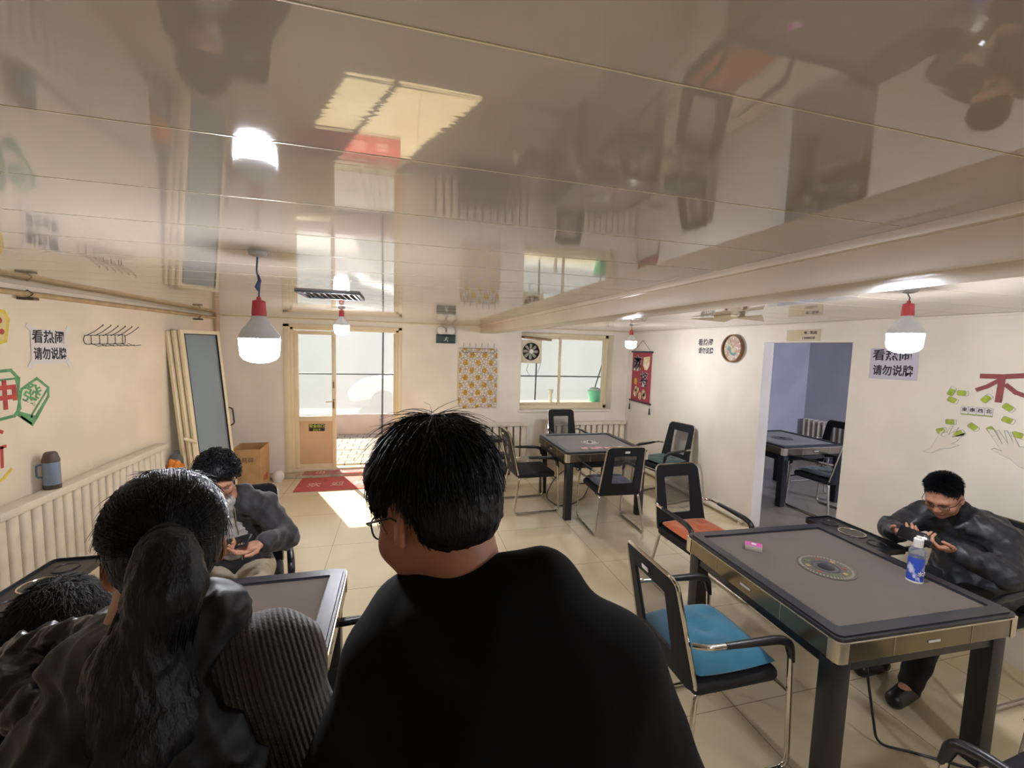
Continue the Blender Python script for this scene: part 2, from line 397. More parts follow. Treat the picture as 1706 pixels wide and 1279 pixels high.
# hinge-side post in the middle and the exit sticker
sg = empty('exit_sign', (-1.19, YD + .02, .66), label='dark exit sticker with yellow-green characters and EXIT on the lower door panel', cat='sign')
def part(me_or_mb, name, m, parent, sharp=35):
    o = me_or_mb.build(name, m, parent, sharp); o.matrix_parent_inverse = Matrix.Translation(parent.location).inverted() if parent.type == 'EMPTY' else Matrix(); return o
def fixp(o, parent): o.parent = parent; o.matrix_parent_inverse = parent.matrix_basis.inverted(); return o
YS = YD + .041
part(MB().box((-1.19, YS, .668), (.215, .004, .105), .001), 'sign_plate', mat('sign_dark', '2a2c33', .5), sg)
m_glow = mat('yellow_green_letters', 'c9d24a', .5)
fixp(text_obj('sign_lettering', '安全出口', .052, m_glow, basis((1, 0, 0), (0, 0, 1), (0, -1, 0), (-1.19, YS - .003, .688)), bold=.0011), sg)
fixp(text_obj('exit_lettering', 'EXIT', .034, m_glow, basis((1, 0, 0), (0, 0, 1), (0, -1, 0), (-1.19, YS - .003, .634)), bold=.0012, space=1.5), sg)

# ------------------------------------------------------------------ window
YW = YB + .2
def framewin(name, x0, x1, z0, z1, YW, split):
    f = MB(); s = .055
    f.span((x0, YW, z0), (x0 + s * .6, YW + .07, z1), .004); f.span((x1 - s, YW, z0), (x1, YW + .07, z1), .004)
    f.span((x0, YW, z0), (x1, YW + .07, z0 + s), .004); f.span((x0, YW, z1 - s), (x1, YW + .07, z1), .004)
    win = f.build(name, m_alu); struct(name, win)
    for k, (a, b, yy) in enumerate(((x0 + s * .6, split + .02, YW + .042), (split - .03, x1 - s, YW + .012))):
        sash = MB(); q = .04
        sash.span((a, yy, z0 + s), (a + q, yy + .025, z1 - s), .003); sash.span((b - q, yy, z0 + s), (b, yy + .025, z1 - s), .003)
        sash.span((a + q, yy, z0 + s), (b - q, yy + .025, z0 + s + q), .003); sash.span((a + q, yy, z1 - s - q), (b - q, yy + .025, z1 - s), .003)
        o = sash.build('window_sash', m_alu, win)
        MB().span((a + q, yy + .01, z0 + s + q), (b - q, yy + .014, z1 - s - q)).build('glass_pane', m_glass, o)
    return win
framewin('window_1', WX0, WX1, WZ0 + .02, WZ1, YW, 2.62)
struct('trim_6', MB().span((WX0 - .02, YB - .025, WZ0 - .01), (WX1 + .02, YW, WZ0 + .02), .006).build('trim_6', mat('white_sill', 'e4decd', .4)))
w3 = framewin('window_2', -1.85, 1.85, .35, 2.16, 0, 0.0); w3.matrix_world = basis((0, 1, 0), (-1, 0, 0), (0, 0, 1), (KX + .12, 3.35, 0))

# ------------------------------------------------------------------ skirting pipe on the right wall and left-hand pipes
tag(MB().tube([(XR - .05, RY1 + .06, .06), (XR - .05, YB - .25, .06)], .032, 12).tube([(XR - .05, RY1 + .1, .06), (XR - .05, RY1 + .1, .0)], .02).tube([(XR - .05, YB - .3, .06), (XR - .05, YB - .3, .0)], .02).build('heating_pipe', m_rad), 'cream heating pipe running along the floor at the foot of the right wall', 'pipe')
m_pipe = mat('yellowed_pipe', 'b59c74', .5, var=.12, vscale=9, bump=.1, bscale=50)
p = empty('ceiling_pipe', (XL + .045, 4.3, 2.19), label='yellowed heating pipe on brackets running under the ceiling along the left wall', cat='pipe')
part(MB().tube([(XL + .045, YN + .02, 2.178), (XL + .045, 3.5, 2.183), (XL + .045, YB - .05, 2.197)], .019, 12), 'pipe_run', m_pipe, p)
for yy in (.8, 3.56, 6.0):
    part(MB().box((XL + .045, yy, 2.152), (.09, .05, .018), .003).tube([(XL + .045, yy, 2.16), (XL + .075, yy, 2.185), (XL + .045, yy, 2.208), (XL + .015, yy, 2.185)], .004), 'pipe_bracket', mat('rusty_bracket', '5d4b3a', .7), p)
tag(MB().tube([(XL + .06, YB - .06, 0), (XL + .055, YB - .06, H)], .028, 12).build('riser_pipe', mat('pinkish_pipe', 'b99a80', .5, var=.06, vscale=5)), 'vertical cream riser pipe in the back left corner behind the leaning sashes', 'pipe')

# ------------------------------------------------------------------ radiators
def radiator(loc, rz, length, z0, z1, n, label, ribs=False):
    t = empty('radiator', loc, rz, label, 'radiator')
    def add(b, nm, m=m_rad): return b.build(nm, m, t)
    pitch = length / n
    c = MB()
    for k in range(n):
        x = -length / 2 + (k + .5) * pitch
        if ribs:
            c.box((x, 0, (z0 + z1) / 2), (pitch * .42, .12, z1 - z0), .02, seg=3)
        else: c.box((x, 0, (z0 + z1) / 2), (pitch * .8, .055, z1 - z0 - .03), .018, seg=3)
    add(c, 'columns')
    if ribs:
        for zz in (z0 + .06, z1 - .06): add(MB().tube([(-length / 2, 0, zz), (length / 2, 0, zz)], .022), 'header_pipe')
    else:
        add(MB().span((-length / 2, -.055, z1 - .055), (length / 2, .05, z1), .007), 'top_cover')
        add(MB().span((-length / 2, -.035, z0), (length / 2, .035, z0 + .05), .01), 'bottom_header')
    add(MB().tube([(length / 2 - .03, 0, z0 + .04), (length / 2 + .06, 0, z0 + .04), (length / 2 + .06, 0, 0)], .013), 'feed_pipe')
    add(MB().tube([(-length / 2 + .1, 0, z0 + .02), (-length / 2 + .1, 0, 0)], .013), 'foot')
    return t
radiator((XL + .075, 4.08, 0), PI / 2, 1.9, .18, .845, 21, 'long cream column radiator on the left wall under the blue flask')
radiator((1.17, YB - .07, 0), PI, 1.62, .1, .715, 14, 'white radiator on the back wall under the yellow patterned hanging')
radiator((3.0, YB - .07, 0), PI, 1.46, .1, .715, 14, 'white radiator on the back wall under the window')
radiator((KX - .1, 5.9, 0), -PI / 2, 1.2, .12, .72, 12, 'ribbed cast radiator in the dim side room beyond the doorway', ribs=True)

# ------------------------------------------------------------------ outdoors
tag(MB().span((-14, YB + T, -.1), (14, 24, .06)).build('pavement', paver_mat()), kind='structure', label='grey brick pavement outside the door')
m_film = glass_mat('clear_plastic_film', (.88, .95, 1), refl=.05, rough=.12, frost=.5, fcol=.45)
pv = empty('plastic_porch_screen', (1, 9.1, 0), label='clear plastic sheet screen on a dark steel frame outside the door and window', cat='screen')
mb = MB(); nX = 60
for k in range(nX):
    xa, xb = -5 + 12 * k / nX, -5 + 12 * (k + 1) / nX
    f_ = lambda x: 9.1 + .02 * math.sin(x * 5.1) + .012 * math.sin(x * 13)
    mb.face([(xa, f_(xa), .46), (xb, f_(xb), .46), (xb, f_(xb), 2.5), (xa, f_(xa), 2.5)])
bm_ = mb.bm; bmesh.ops.remove_doubles(bm_, verts=bm_.verts, dist=1e-4)
part(mb, 'plastic_sheet', m_film, pv)
part(MB().span((-5, 9.08, .06), (7, 9.13, .47), .01), 'kick_board', mat('pinkish_board', 'b8a5a2', .6, var=.06, vscale=3), pv)
m_steel = mat('dark_steel', '4f5358', .45, metal=.5)
for x in (-4.4, -2.6, -.375, 2.9, 6.2): part(MB().tube([(x, 9.03, .06), (x + .02, 9.03, 2.55)], .017), 'frame_post', m_steel, pv)
for z in (1.29, 2.52): part(MB().tube([(-5, 9.06, z), (7, 9.06, z)], .014), 'frame_rail', m_steel, pv)
# car beyond the screen
car = empty('car', (.9, 12.4, .06), 0, 'pale silver car parked outside beyond the plastic screen', 'car')
prof = [(-2.2, .35), (-2.25, .62), (-2.0, .82), (-1.2, .92), (-.55, 1.38), (.6, 1.42), (1.35, 1.02), (2.1, .9), (2.25, .6), (2.2, .35)]
Mc = basis((1, 0, 0), (0, 0, 1), (0, -1, 0), (0, .85, 0))
MB().prism(prof, 0, 1.7, M=Mc, bev=.08).build('car_body', mat('silver_paint', 'b9bcc2', .3, metal=.4), car)
gl = [(-1.05, .96), (-.5, 1.33), (.55, 1.36), (1.15, 1.02)]
MB().prism(gl, -.012, 1.712, M=Mc).build('side_windows', mat('car_glass', '3c4248', .1), car)
for sx in (-1.35, 1.4):
    for sy in (-.78, .78):
        Mw = basis((1, 0, 0), (0, 0, 1), (0, -1, 0), (sx, sy, .32))
        wmb = MB().lathe([(0, -.1), (.2, -.1), (.32, -.09), (.33, 0), (.32, .09), (.2, .1), (0, .1)], seg=24, M=Mw); o = wmb.build('wheel', m_black, car)
tag(MB().span((-14, 18, 0), (14, 18.5, 5)).build('far_building', mat('pale_render', 'c3beb8', .8, var=.12, vscale=.6)), 'pale building wall across the street beyond the parked car', 'building')
# bench with bucket, mop and bottle outside the window
tag(MB().span((2.0, 7.3, .88), (4.6, 7.75, .92), .005).span((2.05, 7.35, .06), (2.12, 7.7, .88)).span((4.45, 7.35, .06), (4.55, 7.7, .88)).build('outdoor_bench', m_trim), 'pale ledge outside the window that carries the green bucket', 'bench')
bk = empty('green_bucket', (3.62, 7.5, .92), 0, 'mint green plastic bucket outside the window, right pane', 'bucket')
MB().lathe([(0, 0), (.1, 0), (.13, .2), (.14, .2), (.14, .215), (.12, .215), (.095, .01), (0, .01)], seg=28).build('bucket_body', mat('mint_plastic', '7fe0bd', .4), bk)
MB().lathe([(0, .2), (.11, .21), (.1, .25), (.06, .27), (0, .27)], seg=24).build('mop_head', mat('mop_white', 'd8efe6', .9), bk)
tag(MB().tube([(3.62, 7.5, 1.20), (3.86, 7.45, 2.1)], .011).build('mop_handle', m_steel), 'thin grey mop handle rising from the green bucket outside', 'mop')
tag(MB().lathe([(0, 0), (.03, 0), (.03, .15), (.05, .2), (.05, .23), (0, .23)], c=(2.72, 7.5, .92), seg=18).build('plastic_jug', m_white), 'white plastic jug standing outside behind the window mullion', 'jug')

tag(MB().span((1.3, YB + .3, 2.42), (7.6, 9.0, 2.46)).build('sun_block_roof', m_steel), 'added solid roof panel keeping direct sun out of the window', 'roof')  # unseen panel added to stop sun patches coming through the window
# ------------------------------------------------------------------ bulbs
m_bulb = mat('lit_bulb_diffuser', 'ffffff', .5, emit='f4f6ff', estr=BULB)
m_bulbbody = mat('grey_bulb_body', 'b9bcbd', .4)
m_redsock = mat('red_lamp_holder', 'b23a40', .45)
m_bluetape = mat('blue_insulating_tape', '26386e', .4)
def bulb(x, y, zb, label, s=1.0, droop=0, flex=True):
    t = empty('hanging_bulb', (x, y, H), 0, label, 'light bulb', 'hanging LED bulbs in red lamp holders')
    o = zb - H
    MB().lathe([(0, o), (.03, o + .004), (.052, o + .014), (.063, o + .03), (.067, o + .088), (.064, o + .092), (0, o + .092)], seg=32).build('diffuser', m_bulb, t)
    MB().lathe([(.0665, o + .09), (.0665, o + .1), (.056, o + .12), (.034, o + .15), (.022, o + .168), (.018, o + .18), (0, o + .18)], seg=32).build('bulb_housing', m_bulbbody, t)
    MB().lathe([(0, o + .17), (.024, o + .172), (.024, o + .185), (.021, o + .225), (.008, o + .23), (.007, o + .24), (0, o + .24)], seg=20).build('lamp_holder', m_redsock, t)
    zt = o + .238
    if zt < -.04:
        MB().tube([(0, 0, zt), (.004, 0, zt * .72), (-.006, .003, zt * .4), (0, 0, 0)], .003, 6).build('flex', m_bluetape if flex else m_black, t)
        if flex: MB().tube([(0, 0, zt * .86), (-.004, 0, zt * .78), (.004, 0, zt * .62), (0, 0, zt * .5)], [.003, .009, .006, .003], 6).build('tape_wrap', m_bluetape, t)
    MB().lathe([(0, 0), (.03, 0), (.028, -.012), (.012, -.018), (0, -.018)], seg=18).build('ceiling_rose', m_bulbbody, t)
    return t
bulb(-.5, 1.74, 1.840, 'lit bulb with blue-taped flex hanging lowest, above the boy by the left wall')
bulb(-.528, 4.175, 1.985, 'small lit bulb hanging in front of the entrance door')
bulb(2.75, 4.75, 1.945, 'lit bulb hanging beside the red scroll near the window', flex=False)
bulb(2.24, 1.45, 1.948, 'large lit bulb hanging right of the doorway in front of a wall notice', flex=False)

kb = bulb(6.9, 2.1, 1.93, 'added lit bulb brightening the side room, out of sight of the doorway', flex=False)  # lamp added to lift the side room, hidden from the doorway view
for c_ in kb.children:
    if c_.name.startswith('diffuser'): c_.data.materials[0] = mat('cool_fill_diffuser', 'ffffff', .5, emit='d6deff', estr=BULB * 5.0)  # cool, stronger emission for the added side room lamp
bulb(2.0, -.55, 1.95, 'added lit bulb behind the camera, brightening the near right end of the room', flex=False)  # extra lamp added as fill for the near floor and ceiling
# ------------------------------------------------------------------ ceiling grille and drooping cover
v = empty('ceiling_vent', (-.45, 3.1, H), 0, 'dark louvred metal vent flush in the ceiling in front of the door', 'vent')
MB().ring(rrect(.38, .4, .01, 2), rrect(.34, .36, .008, 2), -.012, 0).build('vent_frame', m_steel, v)
mb = MB()
for k in range(9): mb.box((-.15 + .0375 * k, 0, -.008), (.02, .34, .002), rot=(0, .5, .0))
mb.build('louvres', m_black, v)
v = empty('ceiling_fitting', (2.63, 3.0, H), 0, 'broken pale ceiling fitting with drooping flaps left of the clock', 'ceiling fitting')
MB().box((0, 0, -.012), (.14, .2, .024), .006).build('fitting_plate', m_trim, v)
MB().face([(-.02, -.1, -.02), (-.06, .42, -.005), (.05, .1, -.045)]).face([(-.02, -.1, -.024), (-.06, .42, -.009), (.05, .1, -.05)]).build('torn_flap', m_trim, v)
MB().face([(0, -.08, -.02), (-.02, -.36, -.02), (.06, -.3, -.06), (.05, -.08, -.03)]).face([(0, -.08, -.024), (-.02, -.36, -.024), (.06, -.3, -.064), (.05, -.08, -.034)]).build('drooping_flap', m_trim, v)

# ------------------------------------------------------------------ mahjong tables
def mahjong_table(x, y, rz, label, decor='colour', tray=None):
    t = empty('mahjong_table', (x, y, 0), rz, label, 'mahjong table', 'square automatic mahjong tables'); s = 1.018
    def add(b, nm, m, p=t, sh=35): return b.build(nm, m, p, sh)
    # rim
    o_, i_ = rrect(s - .006, s - .006, .03, 5), rrect(s - .15, s - .15, .012, 5)
    mb = MB(); mb.ring(o_, i_, .752, .774); mb.ring(rrect(s - .03, s - .03, .03, 5), rrect(s - .14, s - .14, .012, 5), .772, .782)
    add(mb, 'rim', m_blackrim)
    add(MB().prism(rrect(s - .14, s - .14, .01, 2), .74, .771), 'playing_cloth', m_cloth)
    band = add(MB().ring(rrect(s, s, .022, 4), rrect(s - .05, s - .05, .02, 4), .672, .758), 'metal_band', m_champ)
    for k in range(4):
        Mk = Matrix.Rotation(k * PI / 2, 4, 'Z'); c = MB()
        h = s / 2
        c.ring([(h + .002, h - .05), (h + .002, h - .02), (h - .004, h - .004), (h - .02, h + .002), (h - .05, h + .002)], [(h - .03, h - .05), (h - .03, h - .04), (h - .03, h - .035), (h - .035, h - .03), (h - .05, h - .03)], .669, .761, M=Mk)
        add(c, 'corner_cap', m_capm)
        g = MB().box((h + .0015, .0, .712), (.003, .07, .011), .001, M=Mk); add(g, 'badge', m_white)
        g = MB().box((h + .0008, .22, .715), (.002, .002, .082), M=Mk).box((h + .0008, -.22, .715), (.002, .002, .082), M=Mk)
        g.box((h + .001, 0, .7595), (.005, s - .1, .004), M=Mk); add(g, 'band_bead', m_capm)
        lg = MB().box((h - .062, h - .062, .325), (.08, .08, .65), .006, M=Mk); add(lg, 'leg', m_blackleg)
    add(MB().ring(rrect(s - .06, s - .06, .02, 3), rrect(s - .12, s - .12, .02, 3), .61, .675), 'skirt', m_black)
    add(MB().span((-s / 2 + .05, -s / 2 + .05, .55), (s / 2 - .05, s / 2 - .05, .612), .01).build if False else MB().box((0, 0, .58), (.62, .62, .1), .04), 'machine_box', m_black)
    # centre disc
    if decor:
        rr = .105 if decor == 'white' else .135
        base = add(MB().lathe([(0, .7715), (rr, .7715), (rr, .7745), (rr - .006, .7755), (0, .7755)], seg=48), 'centre_disc', mat('disc_' + decor, 'c9c5bd' if decor == 'white' else ('55534a' if decor == 'colour' else '3c3a3e'), .35))
        r1 = MB()
        for k in range(48):
            a = 2 * PI * k / 48; r1.box((.88 * rr * math.cos(a), .88 * rr * math.sin(a), .7762), (.012, .006, .0016), rot=(0, 0, a))
        add(r1, 'ring_marks', m_cloth if decor == 'white' else mat('worn_marks', 'a39b8a', .5), base)
        r2 = MB(); r2.lathe([(rr * .42, .7758), (rr * .46, .7775), (rr * .5, .7758)], seg=36); add(r2, 'inner_ring', mat('dark_slate_blue', '34384e', .4) if decor == 'colour' else m_cloth, base)
        r3 = MB()
        for k in range(8):
            a = 2 * PI * (k + .5) / 8; r3.mi = k % 3; r3.box((.66 * rr * math.cos(a), .66 * rr * math.sin(a), .7762), (.02, .026, .0016), rot=(0, 0, a))
        add(r3, 'symbol_tiles', [mat('dull_gold', 'a08a58', .5), mat('dull_red', '8a4a3e', .5), mat('dull_green', '5d6b4a', .5)] if decor == 'colour' else m_cloth, base)
        MB().lathe([(0, .7758), (rr * .3, .7758), (rr * .3, .779), (rr * .2, .784), (0, .786)], seg=24).build('dice_dome', m_blackrim, base)
    if tray:
        tx, ty = tray
        L, W = .52, .225; hol = [(-.16, .05), (0, .073), (.16, .05)]
        mb = MB(); z0, z1 = .735, .765
        pl = rrect(W, L, .03, 4)
        # deck built as a ring round the three wells
        outer = rrect(W, L, .03, 4, tx, ty)
        mb.ring(outer, rrect(W - .012, L - .012, .025, 4, tx, ty), z0, z1 + .004)
        mb.prism(rrect(W - .012, L - .012, .025, 4, tx, ty), z0, z1 - .006)
        tr = add(mb, 'cup_tray', m_black)
        for dy, r in hol:
            w_ = MB().lathe([(r + .004, z1 - .006), (r + .003, z1 - .001), (r - .003, z1 - .001), (r - .006, z1 - .006)], c=(tx, ty + dy, 0), seg=36)
            add(w_, 'well_rim', m_chrome if r > .06 else m_black, tr)
            add(MB().lathe([(0, z1 - .0045), (r - .004, z1 - .0045)], c=(tx, ty + dy, 0), seg=30), 'well', mat('well_dark', '23241f' if r > .06 else '0c0c12', .25), tr)
        sx = 1 if tx > 0 else -1
        add(MB().tube([(tx, ty, z0), (tx, ty, z0 - .03), (sx * (s / 2 - .08), ty * .5, z0 - .06)], .014).box((tx, ty, z0 - .004), (.1, .1, .01), .003), 'tray_arm', m_blackleg)
    return t
T_far = mahjong_table(2.276, 4.789, -.011, 'mahjong table with four pink card packs in the far right corner below the window', 'white')
T_near = mahjong_table(2.259, 1.723, -.038, 'nearest mahjong table on the right, with coloured centre disc and a drink bottle', 'colour', (.635, .37))
T_left = mahjong_table(-.77, 1.72, 0, 'mahjong table on the left between the woman and the boy', 'dark', (-.62 - .23, .65))
T_side = mahjong_table(5.13, 4.68, 0, 'dark mahjong table in the side room seen through the doorway', 'dark')

# ------------------------------------------------------------------ chairs
def mesh_panel_mat():
    m = bpy.data.materials.new('see_through_mesh'); m.use_nodes = True; nt = m.node_tree; b = nt.nodes['Principled BSDF']
    b.inputs['Base Color'].default_value = srgb('4a4a50'); b.inputs['Roughness'].default_value = .8; b.inputs['Alpha'].default_value = .42; return m
m_meshp = mesh_panel_mat()
def back_pt(x, z, off=0.0):
    # reclined, slightly curved back surface
    t = (z - .42) / .52
    y = -.2 - .11 * t - .03 * math.sin(t * PI) * 0 - .035 * (1 - (x / .24) ** 2) + off
    return Vector((x, y, z))
def make_chair(name='office_chair'):
    t = empty(name)
    def add(b, nm, m, p=t, sh=40): return b.build(nm, m, p, sh)
    # seat
    mb = MB(); mb.box((0, .01, .445), (.47, .46, .07), .03, seg=4); add(mb, 'seat', m_seat)
    # back frame with a window
    out = rrect(.46, .53, .05, 5, 0, 0, wt=.41); inn = rrect(.235, .3, .012, 5, 0, .02, wt=.25)
    mb = MB(); n = len(out)
    # subdivide radially between inner and outer so the panel can curve
    def ringrow(u, off): return [mb.bm.verts.new(back_pt(o[0] * u + i[0] * (1 - u), .69 + o[1] * u + i[1] * (1 - u), off)) for o, i in zip(out, inn)]
    rows = [ringrow(u, .009) for u in (0, .33, .66, 1)] + [ringrow(u, -.009) for u in (1, .66, .33, 0)]
    rows.append(rows[0])
    for A, B in zip(rows[:-1], rows[1:]):
        for k in range(n):
            j = (k + 1) % n; mb.bm.faces.new((A[k], A[j], B[j], B[k]))
    bk = add(mb, 'backrest', m_fabric, sh=50)
    mb = MB(); N = 6
    for i in range(N):
        xs = [-.125 + .25 * i / N, -.125 + .25 * (i + 1) / N]
        mb.bm.faces.new([mb.bm.verts.new(back_pt(x, z, .0)) for x, z in ((xs[0], .555), (xs[1], .555), (xs[1], .865), (xs[0], .865))])
    add(mb, 'mesh_panel', m_meshp, bk)
    # chrome edging round the sides and top
    e = [back_pt(o[0] * 1.015, .69 + o[1] * 1.012, -.006) for o in out]
    k0 = 12; path = [e[k] for k in list(range(17, -1, -1))[0:0]]
    order = [e[k % n] for k in range(n)]
    # outline runs: top right (0..5), top left (6..11), bottom left (12..17), bottom right (18..23)
    path = order[18:24] + order[0:12] + order[12:18]
    path = path[4:-4]
    add(MB().tube(path, .0085, 7), 'edge_trim', m_chrome, bk)
    p_ = back_pt(0, .905, -.012); add(MB().box(p_, (.052, .004, .022), .003, rot=(.2, 0, 0)), 'label_tag', m_white, bk)
    # side frames
    for s in (-1, 1):
        x = .268 * s
        pts = [(x * .86, -.245, .665), (x, -.2, .672), (x, .17, .655), (x, .245, .625), (x, .285, .012), (x, -.27, .012), (x * .8, -.2, .43), (x * .8, -.1, .41)]
        fr = add(MB().tube(arc_path(pts, .06, 5), .0125, 10), 'side_frame', m_chrome)
        arm = arc_path([(x, -.11, .668), (x, .17, .656), (x, .235, .635), (x, .258, .54)], .07, 5)
        add(MB().tube(arm, [.014] + [.02] * (len(arm) - 2) + [.014], 10), 'armrest', m_black)
    add(MB().tube([(-.22, -.1, .41), (.22, -.1, .41)], .012).build if False else MB().tube([(-.214, -.13, .405), (.214, -.13, .405)], .011), 'cross_bar', m_chrome)
    add(MB().tube([(-.268, .245, .4), (.268, .245, .4)], .009), 'front_bar', m_chrome)
    return t
chair0 = make_chair()
GRP = 'black mesh-back office chairs with chrome frames'
first = [True]
def chair(x, y, deg, label, cat='chair'):
    t = chair0 if first[0] else copy_tree(chair0); first[0] = False
    t.location = (x, y, 0); t.rotation_euler = (0, 0, math.radians(deg)); return tag(t, label, cat, GRP)
def cushion(ch, m, label, nm='seat_cushion', w=.44, h=.05, col=None, sag=0):
    c = MB(); n = 14; top = []; hw = w / 2
    bm_ = c.bm
    for sgn in (1, -1):
        G = []
        for i in range(n + 1):
            row = []
            for j in range(n + 1):
                u, v = i / n * 2 - 1, j / n * 2 - 1
                e_ = (1 - abs(u) ** 4) * (1 - abs(v) ** 4)
                z = .5 + sgn * h * .5 * e_ ** .5
                if sgn > 0:
                    for (a, b) in ((0, 0), (.45, .45), (-.45, .45), (.45, -.45), (-.45, -.45)): z -= .024 * math.exp(-((u - a) ** 2 + (v - b) ** 2) / .02)
                row.append(bm_.verts.new((u * hw * (1 - .04 * v * v), v * hw * (1 - .04 * u * u), z)))
            G.append(row)
        for i in range(n):
            for j in range(n): bm_.faces.new((G[i][j], G[i + 1][j], G[i + 1][j + 1], G[i][j + 1]))
    bmesh.ops.remove_doubles(bm_, verts=bm_.verts, dist=.0005)
    o = c.build(nm, m, None, 60); o.location = ch.location + Vector((0, 0, .004)); o.rotation_euler = ch.rotation_euler
    o.location.z = .008; tag(o, label, 'cushion', 'tied seat cushions'); return o
cA = chair(2.45, 5.93, 180, 'chair behind the far table with its back to the window')
cB = chair(1.52, 4.84, -88, 'chair at the left side of the far table, seen from the side')
cC = chair(2.22, 4.1, -3, 'dark blue seated chair on the near side of the far table, back to us')
cD = chair(3.36, 4.84, 102, 'chair with dark green cushion against the right wall by the far table')
cE = chair(2.31, 2.79, 181, 'chair with orange cushion between the two right-hand tables')
cF = chair(1.47, 1.70, -90, 'chair with teal cushion at the left side of the nearest right table')
cG = chair(3.28, 1.70, 90, 'chair under the man in the leather jacket against the right wall')
cH = chair(2.1, .685, 4, 'chair at the bottom right corner, near side of the nearest table')
cI = chair(-.93, 2.76, 195, 'chair the boy in the dark jacket is sitting on')
cJ = chair(-.12, 1.69, 90, 'chair pushed under the right side of the left table')
cK = chair(6.0, 4.78, 92, 'far chair in the side room beyond the doorway')
cL = chair(5.07, 3.98, 2, 'near chair in the side room beyond the doorway, back to us')
cM = chair(4.35, 4.75, -90, 'chair in the side room half hidden by the left door jamb')
cushion(cF, mat('teal_cushion', '236a84', .75, var=.1, vscale=6, bump=.15, bscale=30, sheen=.3), 'teal blue tied seat cushion on the chair left of the nearest table', h=.105, w=.46)
cushion(cE, mat('orange_cushion', 'c8622e', .8, var=.08, vscale=6, sheen=.3), 'orange seat cushion on the chair between the right tables')
cushion(cD, mat('green_cushion', '1f3f3a', .8, var=.1, vscale=6, sheen=.3), 'dark green seat cushion on the chair by the right wall')
cushion(cC, mat('navy_cushion', '191d33', .8, sheen=.3), 'navy seat cushion on the near chair of the far table')
cushion(cL, mat('grey_cushion', '25343a', .8, sheen=.3), 'dark grey seat cushion on the near chair in the side room')

# ------------------------------------------------------------------ things on the tables
m_pinkc = mat('pink_card', 'c24f9e', .5); m_pink2 = mat('pale_pink_card', 'c9878c', .5); m_side = mat('card_edges', 'b9b3a6', .7)
def deck(x, y, rz, label, h=.03, w=.058, l=.088, top=m_pinkc, mark=False, dz=0):
    t = empty('card_pack', (x, y, .7712), rz, label, 'card pack', 'packs of playing cards on the tables')
    MB().box((0, 0, h / 2), (l, w, h), .002).build('cards', m_side, t)
    MB().box((0, 0, h + .0005), (l - .003, w - .003, .001)).build('top_card', top, t)
    if mark: text_obj('card_mark', '发', .03, m_white, Matrix.Translation((0, 0, h + .0015)), t, bold=.001)
    return t
deck(2.03, 1.985, -.75, 'pink-topped pack of cards on the nearest table', mark=True)
for k, (x, y, a) in enumerate(((2.06, 4.47, .1), (2.17, 4.45, -.15), (2.24, 4.47, .1), (2.35, 4.45, -.1))):
    deck(x, y, a, ['pink card pack leftmost on the far table', 'second pink card pack from the left on the far table', 'third pink card pack from the left on the far table', 'rightmost pink card pack on the far table'][k], h=.012, w=.06, l=.085, top=m_pink2)
bt = empty('drink_bottle', (2.6, 1.52, .7712), .6, 'clear drink bottle with blue label and white cap on the nearest table', 'bottle')
m_clear = glass_mat('clear_bottle', (.9, .92, .95), refl=.1, frost=.25)
bb = MB().lathe([(0, .0), (.031, .0), (.034, .004), (.034, .02), (.0325, .05), (.0325, .13), (.035, .142), (.033, .15), (.035, .158), (.032, .166), (.026, .178), (.015, .188), (.014, .2), (0, .2)], seg=32).build('bottle_body', m_clear, bt)
MB().lathe([(0, .003), (.029, .003), (.0318, .02), (.0306, .09), (0, .09)], seg=28).build('liquid', mat('pale_liquid', 'd4d8e6', .2), bt)
MB().lathe([(.0345, .008), (.0351, .0085), (.0336, .05), (.0336, .125), (.033, .13), (.0328, .13)], seg=32).build('label', mat('blue_white_label', '3350b8', .4, col2='c9d2e6', vscale=28, vlo=.36, vhi=.44, vvec=(1, 1, .5)), bt)
MB().lathe([(.0343, 0), (.0352, .001), (.0352, .009), (.0345, .01)], seg=32).build('white_base', m_white, bt)
for a in (-2.6, -1.9):
    Mx = Matrix.Rotation(a, 4, 'Z') @ basis((0, 1, 0), (0, 0, 1), (1, 0, 0), (.0345, 0, .05)); text_obj('label_lettering', '水', .026, m_white, Mx, bt, bold=.0008)
MB().lathe([(0, .228), (.017, .228), (.02, .224), (.02, .2), (.02, .199), (.02, .185), (0, .185)], seg=28).lathe([(0, .24), (.011, .239), (.012, .225), (0, .225)], seg=20).build('cap', m_white, bt)

# ------------------------------------------------------------------ things on and by the left wall
fl = empty('blue_flask', (XL + .07, 3.62, .845), .4, 'blue-grey flask with brown cap standing on the left radiator', 'flask')
MB().lathe([(0, 0), (.045, 0), (.047, .004), (.047, .03), (.045, .032)], seg=32).build('base_ring', mat('flask_brown', '4c4038', .4), fl)
MB().lathe([(.045, .03), (.046, .034), (.046, .185), (.044, .192), (0, .192)], seg=32).build('flask_body', mat('blue_grey_metal', '7f8ea3', .35, metal=.3), fl)
MB().lathe([(.045, .19), (.047, .195), (.047, .205), (.041, .225), (.034, .252), (.026, .26), (0, .262)], seg=32).build('cap_cup', mat('flask_cap', '5b4c44', .45), fl)
MB().tube(arc_path([(-.044, -.0, .175), (-.072, 0, .17), (-.072, 0, .09), (-.045, 0, .085)], .02, 4), .006).build('handle', mat('flask_strap', '66758c', .5), fl)

